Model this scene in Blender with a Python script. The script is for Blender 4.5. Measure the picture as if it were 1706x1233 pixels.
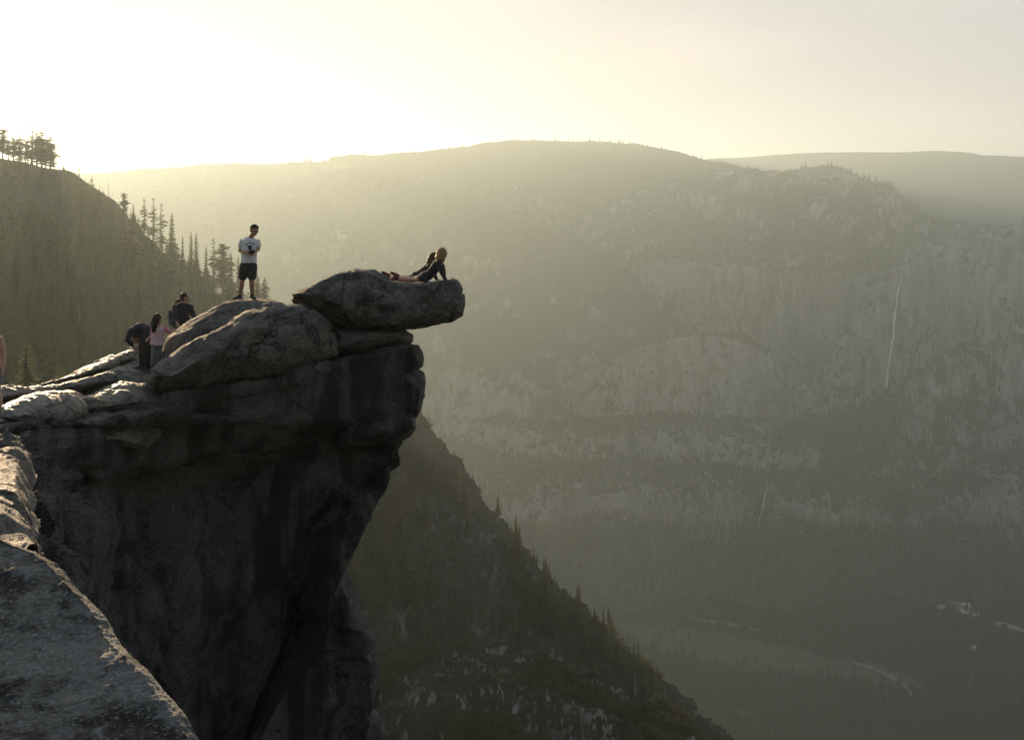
import bpy, bmesh, math, random
import numpy as np
from mathutils import Vector, Matrix

for _o in list(bpy.data.objects):
    bpy.data.objects.remove(_o, do_unlink=True)
sc = bpy.context.scene
COL = sc.collection
R = math.radians

# ------------------------------------------------------------------ camera
F = 1659.0            # focal length in photograph pixels (35 mm on a 36 mm sensor)
CX, HY = 853.0, 326.0  # column straight ahead, row of the true horizon
cam = bpy.data.cameras.new('camera')
cam.lens = 35.0
cam.sensor_width = 36.0
cam.shift_y = -0.1703
cam.clip_start = 0.05
cam.clip_end = 60000
camo = bpy.data.objects.new('camera', cam)
camo.location = (0, 0, 0)
camo.rotation_euler = (R(90), 0, 0)
COL.objects.link(camo)
sc.camera = camo

# ------------------------------------------------------------------ sky
SUN_EL, SUN_AZ = 7.8, -25.5      # azimuth counted clockwise from the view direction (+Y)
world = bpy.data.worlds.new('World')
sc.world = world
world.use_nodes = True
wn, wl = world.node_tree.nodes, world.node_tree.links
wn.clear()
sky = wn.new('ShaderNodeTexSky')
sky.sky_type = 'NISHITA'
sky.sun_disc = False
sky.sun_elevation = R(SUN_EL)
sky.sun_rotation = R(SUN_AZ)
SKY_TOP, SKY_GAIN, SKY_TINT = 2.7, 1.9, (1.08, 0.97, 0.89)
sky.altitude = 2100
sky.air_density = 1.0
sky.dust_density = 5.0
sky.ozone_density = 1.5
bg = wn.new('ShaderNodeBackground')
bg.inputs['Strength'].default_value = 0.15
wo = wn.new('ShaderNodeOutputWorld')
# thin high cirrus: soft streaks that only brighten the sky a little
tc = wn.new('ShaderNodeTexCoord')
mp = wn.new('ShaderNodeMapping')
mp.inputs['Scale'].default_value = (1.2, 1.2, 7.0)
mp.inputs['Rotation'].default_value = (0.1, 0.06, 0.4)
cn = wn.new('ShaderNodeTexNoise')
cn.inputs['Scale'].default_value = 2.6
cn.inputs['Detail'].default_value = 6.0
cn.inputs['Roughness'].default_value = 0.55
cr = wn.new('ShaderNodeMapRange')
cr.inputs['From Min'].default_value = 0.42
cr.inputs['From Max'].default_value = 0.75
cr.inputs['To Min'].default_value = 0.0
cr.inputs['To Max'].default_value = 0.5
mx = wn.new('ShaderNodeMix')
mx.data_type = 'RGBA'
tint = wn.new('ShaderNodeMix')
tint.data_type = 'RGBA'
tint.blend_type = 'MULTIPLY'
tint.inputs[0].default_value = 1.0
tint.inputs[7].default_value = (*SKY_TINT, 1)
wl.new(tc.outputs['Generated'], mp.inputs['Vector'])
wl.new(mp.outputs['Vector'], cn.inputs['Vector'])
wl.new(cn.outputs['Fac'], cr.inputs['Value'])
# smoke in the high air evens the sky out: the brightest part round the sun saturates softly
sep = wn.new('ShaderNodeSeparateColor'); com = wn.new('ShaderNodeCombineColor')
wl.new(sky.outputs['Color'], sep.inputs[0])
def _m(op, a, b):
    n = wn.new('ShaderNodeMath'); n.operation = op
    for i, v in ((0, a), (1, b)):
        if isinstance(v, float): n.inputs[i].default_value = v
        else: wl.new(v, n.inputs[i])
    return n.outputs[0]
for ch in range(3):
    c_ = _m('MULTIPLY', sep.outputs[ch], SKY_GAIN)
    q = _m('SQRT', _m('ADD', _m('POWER', _m('DIVIDE', c_, SKY_TOP), 2.0), 1.0), 0.0)
    wl.new(_m('ADD', _m('DIVIDE', c_, q), _m('MULTIPLY', c_, 0.012)), com.inputs[ch])
wl.new(com.outputs[0], tint.inputs[6])
wl.new(tint.outputs[2], mx.inputs[6])
mx.inputs[7].default_value = (3.7, 3.25, 2.85, 1)
wl.new(cr.outputs['Result'], mx.inputs[0])
wl.new(mx.outputs[2], bg.inputs['Color'])
wl.new(bg.outputs['Background'], wo.inputs['Surface'])

# ------------------------------------------------------------------ sun
sun = bpy.data.lights.new('sun', 'SUN')
sun.energy = 5.0
sun.angle = R(0.6)
sun.color = (1.0, 0.72, 0.43)
suno = bpy.data.objects.new('sun', sun)
az, el = R(SUN_AZ), R(SUN_EL)
to_sun = Vector((math.sin(az) * math.cos(el), math.cos(az) * math.cos(el), math.sin(el)))
suno.rotation_euler = to_sun.to_track_quat('Z', 'Y').to_euler()
suno.location = to_sun * 300
COL.objects.link(suno)

# ------------------------------------------------------------------ exposure and renderer
sc.view_settings.view_transform = 'Standard'
sc.view_settings.look = 'None'
sc.view_settings.exposure = 0.8
sc.view_settings.gamma = 1.0
sc.render.engine = 'CYCLES'
cy = sc.cycles
cy.use_denoising = True
cy.denoiser = 'OPENIMAGEDENOISE'
cy.max_bounces = 6
cy.diffuse_bounces = 3
cy.glossy_bounces = 2
cy.transparent_max_bounces = 12
cy.volume_bounces = 0
cy.sample_clamp_indirect = 4.0

HAZE_DENSITY = 0.00015
HAZE_COLOR = (0.75, 0.91, 0.96, 1)
HAZE_G = 0.53

# ================================================================== helpers
def P(px, py, Y):
    """A point at depth Y metres on the sight line measured at (px, py) in the photograph."""
    return np.array([(px - CX) / F * Y, Y, (HY - py) / F * Y])

def tag(o, label=None, cat=None, group=None, kind=None):
    if label: o['label'] = label
    if cat: o['category'] = cat
    if group: o['group'] = group
    if kind: o['kind'] = kind
    return o

def link(name, me, mat=None, parent=None):
    o = bpy.data.objects.new(name, me)
    if mat is not None and len(me.materials) == 0:
        for m in (mat if isinstance(mat, (list, tuple)) else [mat]):
            me.materials.append(m)
    COL.objects.link(o)
    if parent is not None:
        o.parent = parent
    return o

def empty(name, loc, rz=0.0):
    o = bpy.data.objects.new(name, None)
    o.location = loc
    o.rotation_euler = (0, 0, rz)
    o.empty_display_size = 0.1
    COL.objects.link(o)
    return o

def mesh_np(name, V, Q, smooth=True, mat_idx=None):
    """V (n,3); Q (m,3) or (m,4)."""
    me = bpy.data.meshes.new(name)
    V = np.ascontiguousarray(V, dtype=np.float32)
    Q = np.ascontiguousarray(Q, dtype=np.int32)
    n, k = Q.shape
    me.vertices.add(len(V))
    me.vertices.foreach_set('co', V.ravel())
    me.loops.add(n * k)
    me.loops.foreach_set('vertex_index', Q.ravel())
    me.polygons.add(n)
    me.polygons.foreach_set('loop_start', np.arange(0, n * k, k, dtype=np.int32))
    me.polygons.foreach_set('loop_total', np.full(n, k, dtype=np.int32))
    if mat_idx is not None:
        me.polygons.foreach_set('material_index', np.ascontiguousarray(mat_idx, dtype=np.int32))
    me.polygons.foreach_set('use_smooth', np.full(n, bool(smooth)))
    me.update(calc_edges=True)
    me.validate()
    return me

def grid_quads(nu, nv, wrap_u=False):
    i = np.arange(nu if wrap_u else nu - 1)
    j = np.arange(nv - 1)
    J, I = np.meshgrid(j, i, indexing='ij')
    I2 = (I + 1) % nu
    a = J * nu + I; b = J * nu + I2; c = (J + 1) * nu + I2; d = (J + 1) * nu + I
    return np.stack([a, b, c, d], -1).reshape(-1, 4)

# ---- gradient noise
_rs = np.random.RandomState(7)
_perm = np.concatenate([_rs.permutation(256)] * 3).astype(np.int64)
_g3 = _rs.normal(size=(256, 3)); _g3 /= np.linalg.norm(_g3, axis=1)[:, None]; _g3 = _g3.astype(np.float32)

def perlin(p):
    p = np.asarray(p, dtype=np.float64)
    fl_ = np.floor(p)
    i = fl_.astype(np.int64); f = (p - fl_).astype(np.float32)
    i &= 255
    u = f * f * f * (f * (f * 6 - 15) + 10)
    out = 0
    for dx in (0, 1):
        wx = u[..., 0] if dx else 1 - u[..., 0]
        for dy in (0, 1):
            wy = u[..., 1] if dy else 1 - u[..., 1]
            for dz in (0, 1):
                wz = u[..., 2] if dz else 1 - u[..., 2]
                h = _perm[_perm[_perm[i[..., 0] + dx] + i[..., 1] + dy] + i[..., 2] + dz]
                g = _g3[h]
                out = out + wx * wy * wz * (g[..., 0] * (f[..., 0] - dx) + g[..., 1] * (f[..., 1] - dy) + g[..., 2] * (f[..., 2] - dz))
    return out * 1.5

def fbm(p, octaves=5, gain=0.5, lac=2.03, ridged=False):
    p = np.asarray(p, dtype=np.float64)
    a, s, out = 1.0, 0.0, 0
    for k in range(octaves):
        n = perlin(p + 17.3 * k)
        if ridged: n = 1 - 2 * np.abs(n)
        out = out + a * n
        s += a
        p = p * lac; a *= gain
    return out / s

def normals_grid(G):
    du = np.gradient(G, axis=1); dv = np.gradient(G, axis=0)
    n = np.cross(du, dv)
    return n / (np.linalg.norm(n, axis=-1, keepdims=True) + 1e-12)

def smooth1(xs, ys, x, tension=None):
    """monotone-ish cubic interpolation (pchip) for curves."""
    xs = np.asarray(xs, float); ys = np.asarray(ys, float); x = np.asarray(x, float)
    if len(xs) == 1:
        return np.full_like(x, ys[0])
    h = np.diff(xs); d = np.diff(ys) / h
    m = np.zeros_like(xs)
    m[0], m[-1] = d[0], d[-1]
    for k in range(1, len(xs) - 1):
        if d[k - 1] * d[k] > 0:
            w1 = 2 * h[k] + h[k - 1]; w2 = h[k] + 2 * h[k - 1]
            m[k] = (w1 + w2) / (w1 / d[k - 1] + w2 / d[k])
    i = np.clip(np.searchsorted(xs, x) - 1, 0, len(h) - 1)
    t = np.clip((x - xs[i]) / h[i], 0, 1)
    h00 = 2*t**3 - 3*t**2 + 1; h10 = t**3 - 2*t**2 + t; h01 = -2*t**3 + 3*t**2; h11 = t**3 - t**2
    return h00 * ys[i] + h10 * h[i] * m[i] + h01 * ys[i + 1] + h11 * h[i] * m[i + 1]

def loft_grid(curves, px0, px1, nu, rows):
    """curves: bottom to top, each [(px, py, Y)...]; rows[k] = rows between curve k and k+1. Returns an (nv, nu, 3) grid of world points."""
    u = np.linspace(px0, px1, nu)
    L = []
    for c in curves:
        c = np.asarray(c, float)
        py = smooth1(c[:, 0], c[:, 1], u); Y = smooth1(c[:, 0], c[:, 2], u)
        L.append(np.stack([(u - CX) / F * Y, Y, (HY - py) / F * Y], -1))
    L = np.array(L)
    out = []
    for k in range(len(L) - 1):
        n = rows[k]
        for j in range(n):
            t = j / n
            out.append(L[k] * (1 - t) + L[k + 1] * t)
    out.append(L[-1])
    return np.array(out)

# ---- materials
def new_mat(name):
    m = bpy.data.materials.new(name)
    m.use_nodes = True
    nt = m.node_tree
    b = nt.nodes['Principled BSDF']
    b.inputs['Roughness'].default_value = 0.85
    b.inputs['Specular IOR Level'].default_value = 0.3
    return m, nt, b

class NT:
    """short-hand for node graphs"""
    def __init__(s, nt):
        s.nt = nt; s.n = nt.nodes; s.l = nt.links
    def add(s, t, **kw):
        x = s.n.new(t)
        for k, v in kw.items(): setattr(x, k, v)
        return x
    def coord(s, which='Object', scale=(1, 1, 1), rot=(0, 0, 0), loc=(0, 0, 0)):
        t = s.add('ShaderNodeTexCoord'); m = s.add('ShaderNodeMapping')
        m.inputs['Scale'].default_value = scale; m.inputs['Rotation'].default_value = rot; m.inputs['Location'].default_value = loc
        s.l.new(t.outputs[which], m.inputs['Vector'])
        return m.outputs['Vector']
    def noise(s, vec, scale, detail=4, rough=0.55, dist=0.0):
        x = s.add('ShaderNodeTexNoise')
        s.l.new(vec, x.inputs['Vector'])
        x.inputs['Scale'].default_value = scale; x.inputs['Detail'].default_value = detail
        x.inputs['Roughness'].default_value = rough; x.inputs['Distortion'].default_value = dist
        return x.outputs['Fac']
    def voronoi(s, vec, scale, feature='F1'):
        x = s.add('ShaderNodeTexVoronoi', feature=feature)
        s.l.new(vec, x.inputs['Vector']); x.inputs['Scale'].default_value = scale
        return x
    def ramp(s, fac, a, b, lo=0.0, hi=1.0):
        x = s.add('ShaderNodeMapRange', interpolation_type='SMOOTHSTEP')
        s.l.new(fac, x.inputs['Value'])
        for k, v in (('From Min', a), ('From Max', b), ('To Min', lo), ('To Max', hi)): x.inputs[k].default_value = v
        return x.outputs['Result']
    def mix(s, fac, a, b, blend='MIX'):
        x = s.add('ShaderNodeMix', data_type='RGBA', blend_type=blend)
        for v, i in ((fac, 0), (a, 6), (b, 7)):
            if isinstance(v, bpy.types.NodeSocket): s.l.new(v, x.inputs[i])
            elif isinstance(v, (int, float)): x.inputs[i].default_value = v
            else: x.inputs[i].default_value = (*v, 1)
        return x.outputs[2]
    def math(s, op, a, b=None, clamp=False):
        x = s.add('ShaderNodeMath', operation=op, use_clamp=clamp)
        for v, i in ((a, 0), (b, 1)):
            if v is None: continue
            if isinstance(v, bpy.types.NodeSocket): s.l.new(v, x.inputs[i])
            else: x.inputs[i].default_value = v
        return x.outputs[0]
    def normal_z(s, true=True):
        g = s.add('ShaderNodeNewGeometry'); x = s.add('ShaderNodeSeparateXYZ')
        s.l.new(g.outputs['Normal'], x.inputs[0])
        return x.outputs['Z']
    def bump(s, h, strength, dist, bsdf):
        x = s.add('ShaderNodeBump')
        x.inputs['Strength'].default_value = strength; x.inputs['Distance'].default_value = dist
        s.l.new(h, x.inputs['Height']); s.l.new(x.outputs['Normal'], bsdf.inputs['Normal'])
        return x
# ================================================================== far landscape
def far_rock_mat(name, rock=(0.265, 0.25, 0.23), forest=(0.028, 0.036, 0.024), lo=0.45, hi=0.72, scale=1.0):
    m, nt, b = new_mat(name); g = NT(nt)
    v = g.coord('Object', (0.001 * scale,) * 3)
    st = g.coord('Object', (0.03 * scale, 0.03 * scale, 0.0035 * scale))
    streak = g.noise(st, 1.0, 5, 0.6, 0.3)
    patch = g.noise(v, 9.0, 6, 0.62)
    fine = g.noise(v, 60.0, 5, 0.6)
    c = g.mix(g.ramp(streak, 0.36, 0.62), tuple(x * 0.40 for x in rock), rock)
    c = g.mix(g.ramp(g.noise(v, 3.2, 4, 0.6), 0.4, 0.6, 0.55, 0.0), c, tuple(x * 0.38 for x in rock))
    c = g.mix(g.ramp(patch, 0.35, 0.7, 0, 0.5), c, (0.28, 0.24, 0.20))
    nz = g.normal_z()
    k = g.math('ADD', nz, g.math('MULTIPLY', g.math('SUBTRACT', patch, 0.5), 1.1))
    k = g.math('ADD', k, g.math('MULTIPLY', g.math('SUBTRACT', fine, 0.5), 0.28))
    gul = g.noise(g.coord('Object', (0.0065 * scale, 0.0065 * scale, 0.0014 * scale), rot=(0, R(38), 0)), 1.0, 5, 0.6, 0.5)
    k = g.math('ADD', k, g.ramp(gul, 0.54, 0.68, 0, 0.75))        # wooded gullies running down across the faces
    sx = g.add('ShaderNodeSeparateXYZ'); nt.links.new(g.coord('Object'), sx.inputs[0])
    k = g.math('ADD', k, g.ramp(sx.outputs['Z'], -790, -880, 0, 0.8))   # talus forest at the foot
    fc = g.mix(fine, tuple(x * 0.6 for x in forest), tuple(x * 1.5 for x in forest))
    c = g.mix(g.ramp(k, lo, hi), c, fc)
    nt.links.new(c, b.inputs['Base Color'])
    b.inputs['Roughness'].default_value = 0.95
    b.inputs['Specular IOR Level'].default_value = 0.1
    h = g.math('ADD', g.math('MULTIPLY', streak, 0.6), fine)
    g.bump(h, 0.6, 12.0 / scale, b)
    return m

M_WALL = far_rock_mat('granite_wall_far')
M_RIDGE = far_rock_mat('forested_ridge_far', lo=0.05, hi=0.4)

def terrain(name, curves, px0, px1, nu, rows, mat, amp, freq, label, flute=0.0, seed=0, cat='mountain', vert=0.5, warp=0.0, butt=0.0):
    G = loft_grid(curves, px0, px1, nu, rows)
    if warp:      # ledges and cliff tops wander up and down instead of following one contour
        nv = G.shape[0]
        jj, ii = np.meshgrid(np.arange(nv), np.arange(nu), indexing='ij')
        w = fbm(np.stack([ii * 0.022, jj * 0.05, ii * 0 + seed], -1), 4, 0.55) * warp
        w = w + fbm(np.stack([ii * 0.11, jj * 0.12, ii * 0 + seed + 5], -1), 3, 0.6) * warp * 0.45
        w = w * np.clip((nv - 1 - rows[-1] - jj) / 14.0, 0, 1) * np.clip(jj / 10.0, 0, 1)
        t = np.clip(jj + w, 0, nv - 1.001)
        k = np.floor(t).astype(int); fr = (t - k)[..., None]
        G = G[k, ii] * (1 - fr) + G[k + 1, ii] * fr
    N = normals_grid(G)
    p = G * freq + seed * 31.7
    d = fbm(p, 6, 0.52) * amp
    if flute:
        q = G * np.array([freq * 5, freq * 5, freq * 0.45]) + seed * 11.1
        steep = np.clip(1.2 - 1.6 * np.abs(N[..., 2]), 0, 1)
        d = d + fbm(q, 5, 0.55, ridged=True) * flute * steep
    if butt:
        q = G * np.array([0.0042, 0.0042, 0.0011]) + seed * 3.3
        d = d + fbm(q, 4, 0.55, ridged=True) * butt
    D = np.stack([N[..., 0], N[..., 1], N[..., 2] * vert], -1)
    sgn = np.where(N[..., 1:2] > 0, -1, 1)
    G = G + D * sgn * d[..., None]
    nv = G.shape[0]
    o = link(name, mesh_np(name, G.reshape(-1, 3), grid_quads(nu, nv)), mat)
    tag(o, label, None, None, 'structure')
    return o, G

def dY(c, dy, dpy=0):
    return [(a, b + dpy, y + dy) for a, b, y in c]

# ---- farthest ridge, seen over the forested hump
c_top = [(1050, 290, 6000), (1180, 266, 6008), (1300, 258, 6017), (1380, 254, 6017), (1500, 253, 6026), (1570, 252, 6026), (1640, 258, 6026), (1706, 261, 6026), (1900, 268, 6026), (2300, 300, 6026)]
ridge_a, Ga = terrain('mountain_ridge', [dY(c_top, -1700, 150), dY(c_top, -900, 55), dY(c_top, -300, 10), c_top, dY(c_top, 1200, 30)], 1050, 2300, 260, [12, 14, 10, 4], M_RIDGE, 40, 0.0016,
    'pale farthest mountain ridge on the skyline above the forested hump', seed=1)
# ---- long main ridge that closes the valley
c_top = [(-900, 300, 3300), (-300, 292, 3300), (100, 290, 3300), (200, 285, 3250), (300, 277, 3200), (400, 273, 3200), (500, 271, 3200), (560, 263, 3250), (640, 256, 3300), (700, 251, 3350), (760, 245, 3450),
         (830, 237, 3600), (930, 234, 3800), (1010, 236, 3950), (1090, 244, 4100), (1160, 262, 4200), (1200, 270, 4250), (1280, 289, 4300), (1380, 312, 4300), (1500, 350, 4300), (1620, 380, 4300)]
ridge_b, Gb = terrain('mountain_ridge', [dY(c_top, -750, 760), dY(c_top, -640, 480), dY(c_top, -520, 260), dY(c_top, -240, 70), c_top, dY(c_top, 900, 40)], -900, 1620, 520, [26, 30, 36, 22, 5], M_RIDGE, 60, 0.0026,
    'long hazy mountain ridge rising behind the lying women, highest on the skyline', flute=36, seed=2, warp=14)
# ---- nearer shoulder of it
c_top = [(380, 420, 2900), (430, 345, 2900), (480, 308, 2900), (540, 284, 2900), (600, 278, 2900), (660, 288, 2920), (720, 304, 2950), (800, 330, 3000), (900, 372, 3050), (1000, 420, 3100), (1100, 480, 3100)]
ridge_c, Gs = terrain('mountain_ridge', [dY(c_top, -420, 560), dY(c_top, -320, 300), dY(c_top, -150, 90), c_top, dY(c_top, 300, 40)], 380, 1100, 240, [30, 36, 24, 5], M_RIDGE, 50, 0.003,
    'rounded shoulder in front of the long hazy ridge, above the overhanging rock', flute=30, seed=6, warp=12)
# ---- forested hump in front of it
c_top = [(900, 430, 3600), (980, 372, 3600), (1050, 338, 3600), (1100, 320, 3600), (1160, 307, 3600), (1220, 297, 3550), (1300, 291, 3500), (1350, 292, 3500), (1400, 301, 3500), (1450, 321, 3500), (1500, 346, 3500), (1540, 366, 3550), (1600, 377, 3600), (1700, 380, 3700), (1800, 384, 3700)]
c_brow = [(900, 540, 3200), (980, 480, 3200), (1050, 452, 3180), (1130, 432, 3150), (1200, 440, 3120), (1280, 445, 3150), (1350, 452, 3120), (1420, 458, 3150), (1480, 470, 3150), (1560, 480, 3150), (1800, 480, 3150)]
c_base = [(900, 760, 2980), (1100, 720, 2980), (1260, 660, 3020), (1340, 668, 3060), (1440, 690, 3020), (1560, 700, 2990), (1800, 700, 2990)]
hump, Gc = terrain('mountain', [c_base, c_brow, c_top, dY(c_top, 700, 25)], 900, 1800, 420, [100, 46, 6], M_WALL, 60, 0.0030,
    'dark forested hump of a mountain with cliffs below, beside the waterfall', flute=52, seed=3, warp=26, butt=95)
# ---- the stepped granite wall across the valley, from the valley floor to the waterfall's rim
X = [560, 760, 850, 950, 1020, 1100, 1180, 1250, 1300, 1400, 1480, 1520, 1560, 1620, 1706, 1900]
def cur(pys, Ys): return [(x, p, y) for x, p, y in zip(X, pys, Ys)]
b0 = cur([1010, 1014, 1004, 1020, 1030, 1012, 1000, 1018, 1026, 1006, 998, 1012, 1002, 990, 984, 980], [2328, 2315, 2349, 2295, 2262, 2322, 2363, 2302, 2275, 2342, 2370, 2322, 2356, 2399, 2420, 2435])
b1 = cur([840, 850, 880, 890, 858, 890, 905, 868, 868, 912, 905, 903, 900, 890, 870, 850], [2480, 2480, 2500, 2500, 2470, 2490, 2500, 2540, 2500, 2480, 2480, 2490, 2480, 2470, 2450, 2440])
b2 = cur([765, 772, 792, 802, 800, 802, 806, 822, 832, 836, 842, 850, 842, 806, 785, 770], [2520, 2520, 2535, 2535, 2520, 2530, 2540, 2570, 2540, 2515, 2515, 2520, 2520, 2510, 2490, 2480])
b3 = cur([735, 742, 762, 772, 770, 772, 776, 790, 790, 792, 800, 806, 800, 764, 745, 730], [2620, 2620, 2640, 2640, 2620, 2620, 2640, 2670, 2650, 2620, 2600, 2590, 2590, 2580, 2560, 2550])
b4 = cur([690, 695, 712, 722, 722, 716, 720, 735, 740, 745, 752, 755, 742, 715, 690, 680], [2660, 2660, 2680, 2680, 2660, 2660, 2680, 2700, 2690, 2660, 2640, 2630, 2630, 2620, 2600, 2590])
b5 = cur([650, 655, 680, 700, 698, 690, 692, 698, 704, 695, 662, 640, 610, 585, 560, 540], [2790, 2790, 2800, 2800, 2760, 2740, 2760, 2800, 2860, 2860, 2840, 2820, 2800, 2760, 2720, 2700])
b6 = cur([600, 600, 610, 630, 612, 568, 556, 588, 648, 590, 462, 440, 416, 396, 372, 350], [2850, 2850, 2850, 2850, 2830, 2800, 2800, 2840, 2900, 2960, 2960, 2930, 2900, 2840, 2780, 2760])
b7 = cur([590, 590, 600, 622, 604, 562, 552, 582, 644, 582, 452, 426, 402, 383, 360, 340], [3150]*16)
wall, Gw = terrain('mountain', [b0, b1, b2, b3, b4, b5, b6, b7], 560, 1900, 760, [34, 34, 14, 24, 20, 84, 10], M_WALL, 26, 0.0065,
    'stepped granite valley wall with ledges of forest that carries the waterfall', flute=42, seed=4, warp=30, butt=75)

# ---- valley floor
def floor_mat():
    m, nt, b = new_mat('valley_floor'); g = NT(nt)
    v = g.coord('Object', (0.001,) * 3)
    n = g.noise(v, 4.0, 6, 0.6); f = g.noise(v, 70.0, 5, 0.65)
    forest = g.mix(f, (0.018, 0.024, 0.016), (0.06, 0.07, 0.045))
    c = g.mix(g.ramp(n, 0.62, 0.72), forest, (0.13, 0.13, 0.07))
    nt.links.new(c, b.inputs['Base Color'])
    b.inputs['Specular IOR Level'].default_value = 0.05
    g.bump(f, 1.0, 12.0, b)
    return m
xs = np.linspace(-4500, 9000, 140); ys = np.linspace(-600, 9000, 120)
XX, YY = np.meshgrid(xs, ys)
ZZ = -960 + 5 * fbm(np.stack([XX * 0.002, YY * 0.002, XX * 0], -1), 4)
fl = link('valley_floor', mesh_np('valley_floor', np.stack([XX, YY, ZZ], -1).reshape(-1, 3), grid_quads(140, 120)), floor_mat())
tag(fl, 'flat forested valley floor far below the cliffs', None, None, 'structure')
# ================================================================== near granite
def granite_mat(name, base=(0.20, 0.19, 0.18), dark=(0.035, 0.035, 0.036), lichen=0.5, streak=0.0, scale=1.0, warm=(0.26, 0.22, 0.17), grain_s=27.0, gloss=0.8, spec=0.35, pale=(0.24, 0.235, 0.23), crack=0.85):
    m, nt, b = new_mat(name); g = NT(nt)
    v = g.coord('Object', (1, 1, 1))
    big = g.noise(v, 0.45 * scale, 5, 0.6)
    mid = g.noise(v, 2.4 * scale, 7, 0.66, 0.4)
    fine = g.noise(v, 8 * scale, 6, 0.72)
    grain = g.noise(v, grain_s * scale, 4, 0.75)
    c = g.mix(g.ramp(big, 0.35, 0.65), base, warm)
    c = g.mix(g.ramp(mid, 0.44, 0.60, 0, lichen), c, dark)                 # dark lichen and algae
    c = g.mix(g.ramp(fine, 0.52, 0.66, 0, 0.75), c, dark)
    c = g.mix(g.ramp(grain, 0.53, 0.68, 0, 0.75), c, pale)
    blot = g.noise(v, 5.5 * scale, 5, 0.7, 0.6)
    c = g.mix(g.ramp(blot, 0.58, 0.70, 0, 0.55), c, pale)                  # pale crusts of lichen    # feldspar grains, pale crust lichen
    c = g.mix(g.ramp(grain, 0.46, 0.34, 0, 0.75), c, (0.02, 0.02, 0.02))
    if streak:
        s1 = g.noise(g.coord('Object', (0.9, 0.9, 0.07)), 1.1, 5, 0.6, 0.3)
        c = g.mix(g.ramp(s1, 0.45, 0.58, 0, streak), c, (0.012, 0.012, 0.013))   # black water streaks
        s2 = g.noise(g.coord('Object', (1.3, 1.3, 0.10), loc=(5, 3, 1)), 1.3, 5, 0.6, 0.2)
        c = g.mix(g.ramp(s2, 0.58, 0.70, 0, 0.35), c, (0.20, 0.22, 0.24))
    # fracture lines: warped cells, dark and sunk along their edges
    wv = g.add('ShaderNodeVectorMath', operation='ADD')
    nz_ = g.add('ShaderNodeTexNoise'); nt.links.new(v, nz_.inputs['Vector']); nz_.inputs['Scale'].default_value = 0.9 * scale; nz_.inputs['Detail'].default_value = 5
    sv = g.add('ShaderNodeVectorMath', operation='SCALE'); nt.links.new(nz_.outputs['Color'], sv.inputs[0]); sv.inputs['Scale'].default_value = 1.3 / scale
    nt.links.new(g.coord('Object', (0.75, 0.75, 1.25), rot=(0.2, 0.35, 0.1)), wv.inputs[0]); nt.links.new(sv.outputs[0], wv.inputs[1])
    ck = None
    for vs, wd in ((0.55, 0.016), (1.7, 0.022)):
        vo = g.voronoi(wv.outputs[0], vs * scale, 'DISTANCE_TO_EDGE')
        q_ = g.ramp(vo.outputs['Distance'], 0.0, wd, 1.0, 0.0)
        q_ = g.math('MULTIPLY', q_, g.ramp(g.noise(v, 0.7 * scale, 3, 0.6), 0.45, 0.6))
        ck = q_ if ck is None else g.math('MAXIMUM', ck, q_)
    c = g.mix(g.math('MULTIPLY', ck, crack), c, (0.008, 0.008, 0.008))
    nt.links.new(c, b.inputs['Base Color'])
    nt.links.new(g.ramp(mid, 0.3, 0.7, gloss - 0.08, gloss + 0.12), b.inputs['Roughness'])
    b.inputs['Specular IOR Level'].default_value = spec
    h = g.math('ADD', g.math('MULTIPLY', mid, 1.4), g.math('ADD', g.math('MULTIPLY', fine, 0.9), g.math('MULTIPLY', grain, 0.42)))
    h = g.math('SUBTRACT', h, g.math('MULTIPLY', ck, 1.1 * crack))
    g.bump(h, 1.0, 0.13 / scale, b)
    return m

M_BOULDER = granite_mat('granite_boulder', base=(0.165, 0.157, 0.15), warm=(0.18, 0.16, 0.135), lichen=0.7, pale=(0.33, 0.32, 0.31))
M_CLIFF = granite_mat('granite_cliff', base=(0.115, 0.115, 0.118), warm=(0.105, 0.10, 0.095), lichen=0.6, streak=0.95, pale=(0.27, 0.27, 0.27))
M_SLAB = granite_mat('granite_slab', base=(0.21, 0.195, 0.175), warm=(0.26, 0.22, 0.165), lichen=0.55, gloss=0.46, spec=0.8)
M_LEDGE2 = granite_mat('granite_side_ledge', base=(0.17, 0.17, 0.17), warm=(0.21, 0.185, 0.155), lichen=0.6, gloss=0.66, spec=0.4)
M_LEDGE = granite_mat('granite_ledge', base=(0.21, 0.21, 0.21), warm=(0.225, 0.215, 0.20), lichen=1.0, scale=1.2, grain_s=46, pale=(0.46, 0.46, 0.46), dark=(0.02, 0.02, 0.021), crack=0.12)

ROCKS = []      # (vertices, quads) of everything people can stand or lie on

def Yb(px):
    return smooth1([-400, 0, 120, 250, 450, 700, 900], [11.5, 16.0, 18.0, 20.2, 21.6, 22.5, 22.9], np.asarray(px, float))

def rough(G, N, amp, freq, seed, layers=0.0):
    d = fbm(G * freq + seed, 4, 0.5) * amp
    d = d + fbm(G * freq * 4.3 + seed * 2, 4, 0.55) * amp * 0.28
    d = d - np.maximum(0, fbm(G * freq * 1.6 + seed * 3, 3, 0.5, ridged=True) - 0.52) * amp * 1.3      # weathered cracks
    d = d - np.abs(fbm(G * freq * 2.6 + seed * 7, 3, 0.5)) * amp * 0.55 + amp * 0.1     # creases where flakes have broken away
    d = d + fbm(G * freq * 22 + seed * 5, 3, 0.6) * amp * 0.09
    if layers:
        q = G * np.array([0.25, 0.25, 2.2]) + seed
        d = d + fbm(q, 4, 0.5, ridged=True) * layers
    return G + N * d[..., None]

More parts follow.
